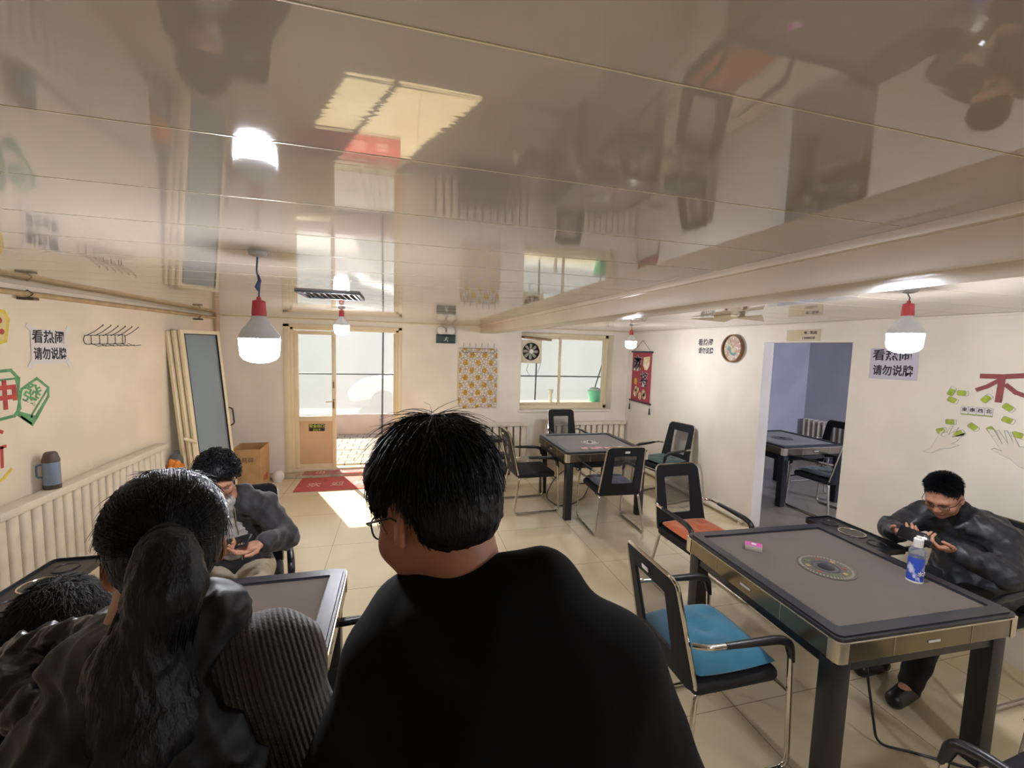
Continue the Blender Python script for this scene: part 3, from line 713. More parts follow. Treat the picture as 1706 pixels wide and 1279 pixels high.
hk = empty('hook_rack', (XL, 4.39, 1.89), 0, 'black wire coat hook rack on the left wall beside the notice', 'hook rack')
mb = MB(); D_ = lambda y, z, x=.012: (x, y, z)
mb.tube(arc_path([D_(-.27, .03), D_(.24, .045), D_(.24, -.035), D_(-.27, -.04), D_(-.29, -.005), D_(-.27, .03)], .03, 4), .003, 6)
for k in range(5): yk = -.2 + .1 * k; mb.tube([D_(yk, .033 + .003 * k), D_(yk, -.038)], .0025, 6)
mb.build('wire_frame', m_ink, hk)
for k in range(6):
    yk = -.25 + .096 * k
    MB().tube([(.012, yk, .03), (.05, yk + .03, .065), (.085, yk + .07, .115)], .003, 6).lathe([(0, -.006), (.006, 0), (0, .006)], c=(.085, yk + .07, .118), seg=8).build('upper_hook', m_ink, hk)
    MB().tube([(.012, yk + .04, -.03), (.05, yk + .06, -.055), (.09, yk + .09, -.045)], .003, 6).build('lower_hook', m_ink, hk)

def notice(Mx, label, tape=True, w=.34, h=.235, ts=.09, sx=1.0, paper=m_paper):
    t = empty('notice', tuple(Mx.translation), 0, label, 'notice', 'black lettered notices on the walls')
    L = Matrix.Translation(-Mx.translation) @ Mx
    me = MB().box((0, 0, .001), (w, h, .001)).mesh('paper'); me.transform(L); obj('paper', me, paper, t)
    text_obj('lettering', '看热闹', ts * 1.08, m_ink, L @ Matrix.Translation((-.01, h * .25, .002)), t, bold=.0018, sx=1.0)
    text_obj('lettering', '请勿说牌', ts, m_ink, L @ Matrix.Translation((0, -h * .24, .002)), t, bold=.0018, sx=.82)
    if tape:
        for (sx_, sy_, a) in ((-1, 1, .9), (1, 1, -.5), (-1, -1, -.6), (1, -1, .6)):
            me = MB().box((sx_ * (w / 2 + .005), sy_ * (h / 2 + .005), .0025), (.035, .06, .0008), rot=(0, 0, a)).mesh('tape'); me.transform(L); obj('tape_strip', me, m_tape, t)
    return t
notice(ONL(3.785, 1.835) @ roll(-.02), 'paper notice taped at its corners to the left wall', w=.33, h=.24)
notice(ONR(4.66, 1.995), 'small wall notice between the red scroll and the round clock', tape=False, w=.34, h=.215, ts=.085, paper=m_wall)
notice(ONR(2.505, 1.88) @ roll(.02), 'wall notice half behind the large bulb, right of the doorway', tape=False, w=.34, h=.25, ts=.088, paper=mat('lilac_paper', 'c9c1cf', .75))
lb = empty('door_label', (XR, 3.31, 2.118), 0, 'small yellowish label with two handwritten lines above the doorway', 'label')
me = MB().box((XR - .002, 3.31, 2.118), (.003, .36, .11), .001).mesh('p'); me.transform(Matrix.Translation((-XR, -3.31, -2.118))); obj('label_paper', me, mat('aged_paper', 'd6cab0', .7, col2='d2bf80', vscale=5, vlo=.2, vhi=.55), lb)
for z_, s_ in ((.022, '：地二院南'), (-.026, '13000550')):
    text_obj('handwriting', s_, .034, m_ink, Matrix.Translation((-XR, -3.31, -2.118)) @ ONR(3.25, 2.118 + z_, .005), lb)

# clock
ck = empty('wall_clock', (XR, 4.185, 1.982), 0, 'round wall clock with wooden rim on the right wall', 'clock')
Mx = basis((0, -1, 0), (0, 0, 1), (-1, 0, 0), (0, 0, 0))
MB().lathe([(.15, 0), (.162, .004), (.163, .04), (.156, .048), (.148, .044), (.146, .02)], seg=48, M=Mx).build('rim', mat('wooden_rim', '8d6a4b', .4, var=.15, vscale=14), ck)
MB().lathe([(0, .012), (.15, .012), (.15, .016), (0, .018)], seg=48, M=Mx).build('dial', mat('dial_pattern', 'cbb9a2', .5, col2='b88f7a', vscale=16, vlo=.4, vhi=.6), ck)
mb = MB()
for k in range(12):
    a = 2 * PI * k / 12; mb.box((.118 * math.sin(a), .118 * math.cos(a), .019), (.011, .03, .002), rot=(0, 0, -a), M=Mx)
mb.build('hour_marks', mat('numerals', 'e6dfd4', .5), ck)
mb = MB().prism([(-.085, -.01), (-.05, -.035), (-.03, -.07), (.02, -.085), (.055, -.06), (.05, -.045), (0, -.055), (-.03, -.03), (-.045, .02), (-.07, .03)], .018, .0195, M=Mx); mb.build('dial_motif', mat('teal_motif', '5f8f92', .5), ck)
mb = MB().box((-.035, .055, .024), (.008, .15, .002), rot=(0, 0, .55), M=Mx); mb.build('minute_hand', mat('pale_gold', 'd9cf9a', .4), ck)
mb = MB().box((-.028, .025, .022), (.01, .1, .002), rot=(0, 0, .95), M=Mx); mb.build('hour_hand', mat('pale_gold2', 'd9cf9a', .4), ck)
MB().lathe([(.15, .034), (.1, .043), (0, .047)], seg=40, M=Mx).build('glass_cover', m_glass, ck)

# red scroll
sc_ = empty('red_scroll', (XR, 6.13, 1.5), 0, 'red hanging scroll with black characters and tassels on the right wall', 'scroll')
L = Matrix.Translation((-XR, -6.13, -1.5))
def put(mb, nm, m, p, L=L):
    me = mb.mesh(nm); me.transform(L); return obj(nm, me, m, p)
put(MB().box((0, .0, .006), (.56, .8, .004), M=ONR(6.13, 1.5)), 'cloth', mat('crimson_scroll', 'a63f4c', .7, var=.07, vscale=5), sc_)
put(MB().tube([(-.3, .405, .01), (.3, .405, .01)], .014).box((0, 0, -9), (.001, .001, .001)) if False else MB().box((0, .405, .012), (.62, .028, .024), .008, M=ONR(6.13, 1.5)), 'top_rod', mat('dark_rod', '2f3346', .4), sc_)
put(MB().box((0, -.405, .012), (.64, .028, .024), .008, M=ONR(6.13, 1.5)), 'bottom_rod', mat('brown_rod', '4a2630', .4), sc_)
cord = [ONR(6.13, 1.5) @ Vector(v) for v in ((-.26, .41, .012), (0, .59, .006), (.26, .41, .012))]
put(MB().tube(cord, .003, 6), 'cord', m_steel, sc_)
for sx_ in (-.3, .3):
    pt = [ONR(6.13, 1.5) @ Vector((sx_, z, .014)) for z in (-.41, -.47, -.485, -.5, -.57)]
    put(MB().tube(pt, [.002, .002, .011, .009, .014], 8), 'tassel', m_ink, sc_)
for (ch_, x, z, s) in (('麻', -.13, .2, .26), ('将', .09, -.05, .24)):
    o = text_obj('white_outline', ch_, s, m_paper, L @ ONR(6.13, 1.5, .012) @ Matrix.Translation((x, z, -.0018)), sc_, bold=.009)
    o = text_obj('lettering', ch_, s, m_ink, L @ ONR(6.13, 1.5, .012), sc_, bold=.003); o.data.transform(Matrix.Translation((-.001, -x, z)))
put(MB().prism([(.06, .32), (.24, .34), (.23, .2), (.17, .12), (.1, .12), (.05, .2)], .009, .011, M=ONR(6.13, 1.5)), 'fan_picture', mat('cream_patch', 'd9c98e', .6, col2='f0ead8', vscale=14), sc_)
put(MB().prism(rrect(.09, .11, .04, 4, -.15, -.08), .009, .011, M=ONR(6.13, 1.5)), 'gold_picture', mat('gold_patch', 'd9a23c', .6), sc_)
for (cx, cz, r) in ((-.15, -.27, .065), (-.08, -.22, .05), (-.13, -.2, .045), (.1, -.25, .06), (.13, -.3, .055), (0, -.31, .06)):
    put(MB().prism([(cx + r * math.cos(a) * .8, cz + r * math.sin(a)) for a in [2 * PI * k / 12 for k in range(12)]], .009, .0112, M=ONR(6.13, 1.5)), 'flower_picture', mat('floral_patch', 'ddd3a4', .6, col2='a98a7a', vscale=40), sc_)

# murals ------------------------------------------------------------
def stroke(pts, w, Mx, L, nm, m, p, z=0.0):
    P3 = [Vector((a, b, z)) for a, b in pts]; mb = MB()
    for i_, (a, b) in enumerate(zip(P3[:-1], P3[1:])):
        a = a + Vector((0, 0, .00013 * (i_ % 5))); b = Vector((b.x, b.y, a.z)); d = b - a; ang = math.atan2(d.y, d.x); mb.box((a + b) / 2, (d.length + w * .8, w, .0012), rot=(0, 0, ang), M=Mx)
    me = mb.mesh(nm); me.transform(L); return obj(nm, me, m, p)
mr = empty('painted_mural', (XR, 1.95, 1.5), 0, 'painted wall decoration of hands, green mahjong tiles and a large red character', 'mural')
L = Matrix.Translation((-XR, -1.95, -1.5)); Mr = ONR(1.95, 1.5, .001)
def Q(y, z): return (1.95 - y, z - 1.5)
def pR(px, py):  # metres on the wall from the mural's own layout sheet
    return px, py
zc = [0]
def strokeR(pts, w, nm, m): zc[0] += 1; stroke([Q(*p) for p in pts], w, Mr, L, nm, m, mr, .001 + .0007 * (zc[0] % 5))
# red character, layout in wall metres (y along the wall, z up)
strokeR([(1.96, 1.822), (1.86, 1.825), (1.72, 1.845)], .032, 'red_stroke', m_maroon)
strokeR([(1.875, 1.80), (1.93, 1.755), (1.975, 1.73)], .026, 'red_stroke', m_maroon)
strokeR([(1.862, 1.81), (1.866, 1.67)], .034, 'red_stroke', m_maroon)
strokeR([(1.835, 1.77), (1.79, 1.73), (1.75, 1.715)], .026, 'red_stroke', m_maroon)
def tileR(y, z, a, w=.05, h=.034):
    Mx = Mr @ Matrix.Translation((1.95 - y, z - 1.5, .0015)) @ roll(a)
    put(MB().prism(rrect(w, h, .008, 3), 0, .001, M=Mx), 'green_tile', m_lime, mr, L)
    put(MB().ring(rrect(w * 1.25, h * 1.1, .008, 3, w * .14, 0), rrect(w * 1.2, h * 1.0, .008, 3, w * .14, 0), 0, .0012, M=Mx), 'tile_outline', m_pencil, mr, L)
for y, z, a in ((2.116, 1.696, 1.2), (2.058, 1.696, 0), (2.108, 1.643, -.4), (1.928, 1.67, .9), (1.819, 1.632, -.6), (1.814, 1.55, -.3), (2.104, 1.486, .1), (1.979, 1.476, -.6), (1.883, 1.469, -.9), (1.758, 1.464, -.2), (2.151, 1.413, .4), (2.049, 1.413, .5), (1.70, 1.58, .6), (1.66, 1.52, -.4)): tileR(y, z, a)
for k, c_ in enumerate('東南西北'):
    y_ = 2.031 - .0418 * k; z_ = 1.583 + .002 * k
    Mx = Mr @ Matrix.Translation((1.95 - y_, z_ - 1.5, .0012))
    put(MB().prism(rrect(.039, .05, .005, 3), 0, .001, M=Mx), 'white_tile', m_paper, mr, L)
    put(MB().box((0, -.029, .0006), (.039, .006, .001), M=Mx), 'tile_edge', m_lime, mr, L)
    put(MB().ring(rrect(.042, .06, .006, 3, 0, -.004), rrect(.0395, .057, .005, 3, 0, -.004), 0, .0012, M=Mx), 'tile_outline', m_pencil, mr, L)
    o = text_obj('tile_lettering', c_, .03, m_ink, L @ Mx @ Matrix.Translation((0, .001, .0016)), mr, bold=.0004)
h1 = [(2.238, 1.239), (2.195, 1.278), (2.168, 1.354), (2.151, 1.406), (2.13, 1.424), (2.148, 1.379), (2.12, 1.371), (2.096, 1.457), (2.085, 1.459), (2.105, 1.388), (2.051, 1.456), (2.083, 1.379), (2.02, 1.404), (2.015, 1.425), (2.055, 1.355), (2.084, 1.332), (2.039, 1.332), (2.086, 1.301), (2.134, 1.286), (2.191, 1.24)]
h2 = [(1.735, 1.268), (1.778, 1.305), (1.828, 1.322), (1.871, 1.346), (1.858, 1.355), (1.821, 1.346), (1.869, 1.419), (1.902, 1.475), (1.87, 1.475), (1.837, 1.42), (1.821, 1.392), (1.856, 1.472), (1.847, 1.477), (1.795, 1.398), (1.82, 1.479), (1.807, 1.481), (1.767, 1.399), (1.793, 1.472), (1.783, 1.476), (1.743, 1.392), (1.70, 1.4), (1.68, 1.34), (1.67, 1.25)]
m_fill = mat('hand_fill', 'ddd5c6', .6)
for hh in (h1, h2):
    put(MB().prism([Q(*v) for v in hh], .0022, .0026, M=Mr), 'hand_fill', m_fill, mr, L)
    strokeR(hh + [hh[0]], .0032, 'hand_outline', m_pencil)
# left mural
ml = empty('painted_mural', (XL, 3.5, 1.5), 0, 'painted green, red and yellow mahjong tile shapes on the left wall', 'mural')
L = Matrix.Translation((-XL, -3.5, -1.5)); Ml = ONL(3.5, 1.5, .001)
def sL(pts, w, nm, m, z=.001): stroke([(y - 3.5, z_ - 1.5) for y, z_ in pts], w, Ml, L, nm, m, ml, z)
sL([(3.526, 1.555), (3.652, 1.616), (3.745, 1.544), (3.741, 1.481), (3.63, 1.346), (3.59, 1.304), (3.479, 1.395), (3.526, 1.555)], .016, 'green_outline', m_green)
sL([(3.737, 1.533), (3.59, 1.37), (3.58, 1.335), (3.622, 1.347)], .014, 'green_outline', m_green)
sL([(3.741, 1.481), (3.62, 1.35), (3.50, 1.40)], .018, 'green_outline', m_green)
sL([(3.52, 1.375), (3.59, 1.32)], .034, 'green_shade', m_green)
text_obj('green_character', '發', .15, m_green, L @ ONL(3.598, 1.505, .003) @ roll(-.5), ml, bold=.001)
sL([(3.30, 1.675), (3.381, 1.682), (3.455, 1.684), (3.508, 1.627), (3.499, 1.557), (3.503, 1.43), (3.458, 1.387), (3.356, 1.381), (3.28, 1.385), (3.24, 1.45), (3.24, 1.62), (3.30, 1.675)], .02, 'green_outline', m_green)
sL([(3.26, 1.62), (3.376, 1.626), (3.486, 1.629), (3.50, 1.57)], .012, 'green_outline', m_green)
text_obj('red_character', '中', .19, m_redp, L @ ONL(3.40, 1.515, .003), ml, bold=.007)
sL([(3.28, 2.04), (3.412, 2.06), (3.437, 2.057), (3.464, 2.008), (3.434, 1.872), (3.396, 1.86), (3.27, 1.87)], .018, 'yellow_outline', m_yellowp)
put(MB().prism([(a - 3.5, b - 1.5) for a, b in ((3.28, 2.04), (3.412, 2.055), (3.435, 2.05), (3.455, 2.005), (3.43, 1.88), (3.39, 1.865), (3.28, 1.875))], .001, .0016, M=Ml), 'yellow_fill', mat('pale_yellow_paint', 'dcc98a', .65), ml, L)
for yy, zz, r in ((3.395, 2.0, .022), (3.36, 1.99, .02), (3.41, 1.93, .018)):
    put(MB().prism([(yy - 3.5 + r * math.cos(a), zz - 1.5 + r * math.sin(a)) for a in [2 * PI * k / 14 for k in range(14)]], .002, .003, M=Ml), 'red_dot', m_redp, ml, L)
sL([(3.25, 1.20), (3.375, 1.205)], .02, 'red_stroke', m_redp); sL([(3.35, 1.20), (3.345, 1.08)], .02, 'red_stroke', m_redp)
sL([(3.33, 1.315), (3.36, 1.30)], .022, 'red_stroke', m_redp); sL([(3.30, .99), (3.35, 1.005), (3.404, 1.047)], .018, 'yellow_stroke', m_yellowp)

# ------------------------------------------------------------------ back wall fittings
def hanging_mat():
    m = mat('yellow_pattern_cloth', 'd8cfc0', .8, bump=.1, bscale=200); nt = m.node_tree; b = nt.nodes['Principled BSDF']
    tc = nt.nodes.new('ShaderNodeTexCoord'); mp = nt.nodes.new('ShaderNodeMapping'); mp.inputs['Scale'].default_value = (1 / .2, 1, 1 / .235)
    nt.links.new(tc.outputs['Object'], mp.inputs[0]); sep = nt.nodes.new('ShaderNodeSeparateXYZ'); nt.links.new(mp.outputs[0], sep.inputs[0])
    def mth(op, a, b_=None):
        n = nt.nodes.new('ShaderNodeMath'); n.operation = op
        for i, v in enumerate((a, b_)):
            if v is None: continue
            if isinstance(v, (int, float)): n.inputs[i].default_value = v
            else: nt.links.new(v, n.inputs[i])
        return n.outputs[0]
    x, z = sep.outputs[0], sep.outputs[2]
    def motif(ox, oz):
        fx = mth('SUBTRACT', mth('FRACT', mth('ADD', x, ox)), .5); fz = mth('SUBTRACT', mth('FRACT', mth('ADD', z, oz)), .5)
        return mth('SQRT', mth('ADD', mth('MULTIPLY', fx, fx), mth('MULTIPLY', fz, fz)))
    d = mth('MINIMUM', motif(0, 0), motif(.5, .5))
    n = nt.nodes.new('ShaderNodeTexNoise'); n.inputs['Scale'].default_value = 60; nt.links.new(tc.outputs['Object'], n.inputs[0])
    d = mth('ADD', d, mth('MULTIPLY', mth('SUBTRACT', n.outputs[0], .5), .12))
    r = nt.nodes.new('ShaderNodeValToRGB'); nt.links.new(d, r.inputs[0]); r.color_ramp.elements[0].color = srgb('cfa53e'); r.color_ramp.elements[0].position = .17
    r.color_ramp.elements[1].color = srgb('dbd3c6'); r.color_ramp.elements[1].position = .21
    n2 = nt.nodes.new('ShaderNodeTexVoronoi'); n2.feature = 'DISTANCE_TO_EDGE'; n2.inputs['Scale'].default_value = 26; nt.links.new(tc.outputs['Object'], n2.inputs[0])
    r2 = nt.nodes.new('ShaderNodeValToRGB'); nt.links.new(n2.outputs[0], r2.inputs[0]); r2.color_ramp.elements[0].color = srgb('a8a09c'); r2.color_ramp.elements[0].position = .06
    r2.color_ramp.elements[1].color = (1, 1, 1, 1); r2.color_ramp.elements[1].position = .14
    mx = nt.nodes.new('ShaderNodeMix'); mx.data_type = 'RGBA'; mx.blend_type = 'MULTIPLY'; mx.inputs[0].default_value = .7
    nt.links.new(r.outputs[0], mx.inputs[6]); nt.links.new(r2.outputs[0], mx.inputs[7]); nt.links.new(mx.outputs[2], b.inputs['Base Color']); return m
hg = empty('patterned_hanging', (1.165, YB - .015, 1.43), 0, 'white cloth hanging printed with yellow pineapples, hung on hooks on the back wall', 'wall hanging')
mb = MB(); nx, nz = 24, 30; G = []
for i in range(nx + 1):
    row = []
    for j in range(nz + 1):
        u, v = i / nx * 2 - 1, j / nz; row.append(mb.bm.verts.new((u * (.3 - .0 * v), -.008 - .006 * math.sin(u * 14) * v, .46 - .93 * v + .01 * math.sin(u * 11) * (v > .98))))
    G.append(row)
for i in range(nx):
    for j in range(nz): mb.bm.faces.new((G[i][j], G[i][j + 1], G[i + 1][j + 1], G[i + 1][j]))
mb.build('cloth', hanging_mat(), hg, 60)
mb = MB().tube(arc_path([(-.25, -.02, .455), (.25, -.02, .455), (.25, -.02, .395), (-.25, -.02, .395), (-.25, -.02, .455)], .02, 3), .0035, 6); mb.build('rack_wire', m_steel, hg)
for k in range(6): MB().tube([(-.24 + .096 * k, -.015, .47), (-.24 + .096 * k, -.03, .52), (-.235 + .096 * k, -.01, .54)], .003, 6).build('hook', m_steel, hg)
ex = empty('emergency_exit_light', (.655, YB, 2.02), 0, 'green running-man exit light with twin round lamps on the back wall beside the beam', 'exit light')
MB().box((0, -.02, 0), (.29, .04, .135), .006).build('sign_housing', mat('dark_green_sign', '1f3a38', .4), ex)
L = Matrix.Translation((-.655, -YB, -2.02)); B_ = lambda x, z, o=.042: basis((1, 0, 0), (0, 0, 1), (0, -1, 0), (x, YB - o, z))
mp_ = mat('pale_pictogram', 'cfe0d4', .5)
put(MB().ring(rrect(.1, .115, .004, 1), rrect(.078, .094, .004, 1), 0, .001, M=B_(.665, 2.02)), 'door_pictogram', mp_, ex)
for a, b, w_ in (((0, .02), (-.012, -.01), .016), ((-.012, -.01), (.015, -.025), .01), ((.015, -.025), (.012, -.045), .009), ((-.012, -.01), (-.028, -.03), .01), ((-.028, -.03), (-.04, -.03), .008), ((0, .018), (.022, .01), .008), ((-.002, .02), (-.022, .008), .008)):
    stroke([a, b], w_, B_(.665, 2.02), L, 'running_figure', mp_, ex, .0005)
put(MB().prism([(.006 + .008 * math.cos(t_ * .6), .038 + .008 * math.sin(t_ * .6)) for t_ in range(10)], 0, .001, M=B_(.665, 2.02)), 'figure_head', mp_, ex)
for sx_ in (-1, 1): put(MB().prism([(-.03, .008), (.01, .008), (.01, .02), (.035, 0), (.01, -.02), (.01, -.008), (-.03, -.008)][::sx_], 0, .001, M=B_(.655 + sx_ * .1, 2.02) @ Matrix.Diagonal((sx_, 1, 1, 1))), 'arrow', mp_, ex)
for sx_ in (-.075, .075):
    Mx = basis((1, 0, 0), (0, 0, 1), (0, -1, 0), (sx_, -.0, .125))
    MB().lathe([(0, .0), (.03, .0), (.055, .04), (.06, .06), (.055, .064)], seg=28, M=Mx).build('lamp_shell', m_white, ex)
    MB().lathe([(.055, .062), (.03, .07), (0, .073)], seg=28, M=Mx).build('lamp_lens', mat('lens', 'd9dad0', .15), ex)
MB().box((0, -.015, .085), (.2, .03, .05), .004).build('lamp_mount', m_white, ex)

# extractor fan in the window
fn = empty('extractor_fan', (2.055, YB + .1, 1.86), 0, 'cream square extractor fan with round blades in the upper left window pane', 'fan')
cbx = MB(); sq, ci = rrect(.36, .38, .015, 8), [(.145 * math.cos(a), .145 * math.sin(a)) for a in [PI / 4 * 0 + 2 * PI * (k + .5) / 36 for k in range(36)]]
cbx.ring(sq[:36], ci, -.0, .012, M=basis((1, 0, 0), (0, 0, 1), (0, -1, 0), (0, 0, 0)))
cbx.ring(rrect(.36, .38, .015, 3), rrect(.345, .365, .012, 3), -.07, .0, M=basis((1, 0, 0), (0, 0, 1), (0, -1, 0), (0, 0, 0)))
cbx.build('fan_housing', mat('cream_fan_plastic', 'd2c6a6', .45, var=.08, vscale=8), fn)
MB().lathe([(.146, -.06), (.146, .0), (.14, .004)], seg=36, M=basis((1, 0, 0), (0, 0, 1), (0, -1, 0), (0, 0, 0))).lathe([(0, -.06), (.146, -.06)], seg=36, M=basis((1, 0, 0), (0, 0, 1), (0, -1, 0), (0, 0, 0))).build('fan_duct', mat('dark_brown_plastic', '3a332e', .6), fn)
for k in range(8):
    a = 2 * PI * k / 8
    MB().prism([(.03, -.012), (.075, -.026), (.122, -.026), (.13, 0), (.122, .02), (.075, .02), (.03, .01)], -.002, .002, M=basis((1, 0, 0), (0, 0, 1), (0, -1, 0), (0, .02, 0)) @ roll(a) @ Matrix.Rotation(.35, 4, 'X')).build('fan_blade', mat('grey_blade', 'a8a494', .45) if k == 0 else bpy.data.materials['grey_blade'], fn)
MB().lathe([(0, .0), (.035, .0), (.038, -.02), (.036, -.035), (0, -.035)], seg=24, M=basis((1, 0, 0), (0, 0, -1), (0, 1, 0), (0, 0, 0))).build('fan_hub', m_white, fn)
tag(MB().box((2.11, YB + .05, 2.075), (.46, .3, .03), .004, rot=(.08, .06, 0)).build('cardboard_strip', mat('dirty_cardboard', '9c7f62', .8, var=.15, vscale=12)), 'folded cardboard strip lying on top of the extractor fan', 'cardboard')
tag(MB().tube(arc_path([(2.02, YB + .1, 1.66), (1.99, YB + .12, 1.55), (2.08, YB + .14, 1.44), (2.18, YB + .14, 1.47), (2.24, YB + .13, 1.66)], .05, 4), .0035, 6).build('fan_cable', m_steel), 'thin grey cable looping below the extractor fan', 'cable')

# ------------------------------------------------------------------ floor mats
m_red = mat('red_mat', 'bd5550', .85, var=.08, vscale=8, bump=.2, bscale=300)
dm = empty('welcome_mat', (-.68, 6.07, 0), 0, 'red welcome mat with pale characters on the floor before the door', 'mat')
MB().box((0, -.0, .005), (1.3, .56, .01), .003).build('mat_base', m_red, dm)
m_matl = mat('pale_mat_letters', 'd9a79a', .8)
for k, c_ in enumerate('欢迎光临'): text_obj('lettering', c_, .17, m_matl, Matrix.Translation((-.44 + .29 * k, -.05, .0112)), dm, bold=.003)
dm = empty('step_mat', (-.70, 6.49, .036), 0, 'second faded red mat lying on the door step behind the first', 'mat')
MB().box((0, -.005, .004), (1.28, .19, .008), .003).build('mat_base', mat('faded_red_mat', 'b3595a', .85, col2='a8807a', vscale=5), dm)
for k, c_ in enumerate('出入平安'): text_obj('lettering', c_, .14, m_matl, Matrix.Translation((-.42 + .29 * k, 0, .0088)), dm, bold=.003)

# ------------------------------------------------------------------ left back corner
def sash_panel(x, lean, yaw, label, w=.5, h=1.92, handle=False):
    t = empty('leaning_sash', (x[0], x[1], 0), 0, label, 'window sash', 'spare glazed sashes leaning in the corner')
    t.rotation_euler = Euler((0, 0, yaw)); Mx = Matrix.Rotation(lean, 4, 'X') @ Matrix.Identity(4)
    f = MB(); s = .045
    for a, b in (((0, 0), (s, h)), ((w - s, 0), (w, h)), ((s, 0), (w - s, s)), ((s, h - s), (w - s, h))): f.span((a[0], -.018, a[1]), (b[0], .018, b[1]), .004, M=Mx)
    f.build('sash_frame', m_alu, t)
    MB().span((s, -.005, s), (w - s, .005, h - s), M=Mx).build('glass_pane', m_glass_green, t)
    g = MB(); 
    g.ring([(v[0] + w / 2, v[1] + h / 2) for v in rrect(w - 2 * s + .004, h - 2 * s + .004, .002, 1)], [(v[0] + w / 2, v[1] + h / 2) for v in rrect(w - 2 * s - .012, h - 2 * s - .012, .002, 1)], -.02, .02, M=Mx @ basis((1, 0, 0), (0, 0, 1), (0, -1, 0), (0, 0, 0))); g.build('gasket', m_black, t)
    if handle:
        MB().tube(arc_path([(w, -.02, 1.1), (w + .045, -.03, 1.08), (w + .045, -.03, .9), (w, -.02, .88)], .03, 4), .009).build('handle', m_black, t)
        for o_ in t.children:
            if o_.name.startswith('handle'): o_.data.transform(Mx)
    return t
sash_panel((-2.13, 5.28), -.10, 1.2, 'front leaning glazed sash with black handle in the back left corner', w=.53, h=2.02, handle=True)
sash_panel((-2.186, 5.27), -.10, 1.2, 'middle leaning sash, mostly hidden behind the front one in the corner', w=.53, h=2.01)
sash_panel((-2.242, 5.26), -.10, 1.2, 'rear leaning sash, leftmost of the three in the corner', w=.53, h=2.0)
bx = empty('cardboard_box', (-1.87, 6.04, 0), .03, 'open brown cardboard box standing behind the boy', 'box')
m_card = mat('brown_cardboard', 'b08a5d', .8, var=.08, vscale=6, bump=.1, bscale=60)
W_, D_2, H_ = .33, .40, .56
mb = MB(); mb.ring(rrect(W_, D_2, .004, 1), rrect(W_ - .012, D_2 - .012, .003, 1), 0, H_); mb.box((0, 0, .006), (W_ - .01, D_2 - .01, .01)); mb.build('carton', m_card, bx)
text_obj('print', '中国', .1, mat('red_print', '9c4438', .7), basis((0, 1, 0), (0, 0, 1), (1, 0, 0), (W_ / 2 + .001, 0, .14)), bx, bold=.002)
text_obj('print', '易碎', .07, mat('brown_print', '5d4634', .7), basis((1, 0, 0), (0, 0, 1), (0, -1, 0), (.02, -D_2 / 2 - .001, .42)), bx)
tag(MB().lathe([(0, 0), (.055, 0), (.075, .05), (.075, .1), (.05, .14), (.03, .15), (0, .15)], c=(-1.62, 6.29, 0), seg=24).build('white_pot', m_white), 'small white plastic pot on the floor between the cardboard box and the door step', 'pot')
ob = MB(); bm2 = bmesh.new(); bmesh.ops.create_icosphere(bm2, subdivisions=4, radius=1)
for v_ in bm2.verts:
    p_ = v_.co.copy(); n_ = noise.noise(p_ * 2.3) * .25 + noise.noise(p_ * 6) * .1
    v_.co = Vector((p_.x * .085, p_.y * .1, max(p_.z, -.75) * .13)) * (1 + n_) 
ob._merge(bm2); o = ob.build('orange_bag', mat('orange_bag_plastic', 'd9822a', .45, var=.2, vscale=25, bump=.4, bscale=22)); o.location = (-2.33, 5.16, .50); tag(o, 'orange plastic bag on the grey crate past the end of the left radiator', 'bag')
o = MB().lathe([(0, 0), (.065, 0), (.07, .02), (.07, .1), (.06, .12), (.07, .14), (.07, .22), (.05, .25), (.025, .27), (.022, .3), (0, .3)], seg=32).build('water_jug', glass_mat('clear_plastic_jug', (.78, .8, .86), refl=.15, frost=.25)); o.location = (-2.355, 5.30, .40); tag(o, 'clear plastic water jug on the crate behind the orange bag', 'jug')
tag(MB().span((-2.43, 5.12, 0), (-2.305, 5.40, .40), .02).build('plastic_crate', mat('grey_crate', '8e8a84', .6)), 'grey crate under the orange bag and clear jug in the left corner', 'crate')
tag(MB().tube([(-2.10, 5.17, 0), (-2.15, 5.18, .83)], .013).tube([(-2.22, 5.15, .86), (-2.12, 5.19, .81)], .02).build('broom_handle', m_alu), 'pale stick handle standing against the sashes', 'stick')
# low dark rack by the back radiator
rk = empty('low_rack', (1.27, 6.2, 0), 0, 'low dark two-tier rack in front of the radiator left of the far table', 'rack')
for z in (.53, .27): MB().span((-.5, -.14, z - .025), (.33, .14, z + .025), .006).build('shelf', m_blackleg, rk)
for sx_ in (-.48, .31):
    for sy_ in (-.12, .12): MB().span((sx_ - .012, sy_ - .012, 0), (sx_ + .012, sy_ + .012, .53)).build('post', m_blackleg, rk)
MB().span((-.45, -.12, 0.0), (.3, .12, .11), .01).build('base_box', m_blackleg, rk)
# cables
tag(MB().tube(arc_path([(2.2, 1.46, .55), (2.24, 1.44, .3), (2.30, 1.42, .01), (2.42, 1.36, .006), (2.62, 1.22, .006), (2.95, 1.05, .006), (3.4, .9, .006)], .1, 6), .006, 8).build('power_cable', m_black), 'black power cable hanging from the nearest table and trailing over the floor', 'cable')
tag(MB().tube(arc_path([(2.2, 4.85, .55), (1.95, 5.1, .25), (1.80, 5.05, .006), (1.86, 4.72, .006), (2.05, 4.75, .006), (2.3, 4.95, .006), (2.9, 5.9, .006)], .12, 6), .006, 8).build('power_cable', m_black), 'dark power cable lying under the far mahjong table', 'cable')
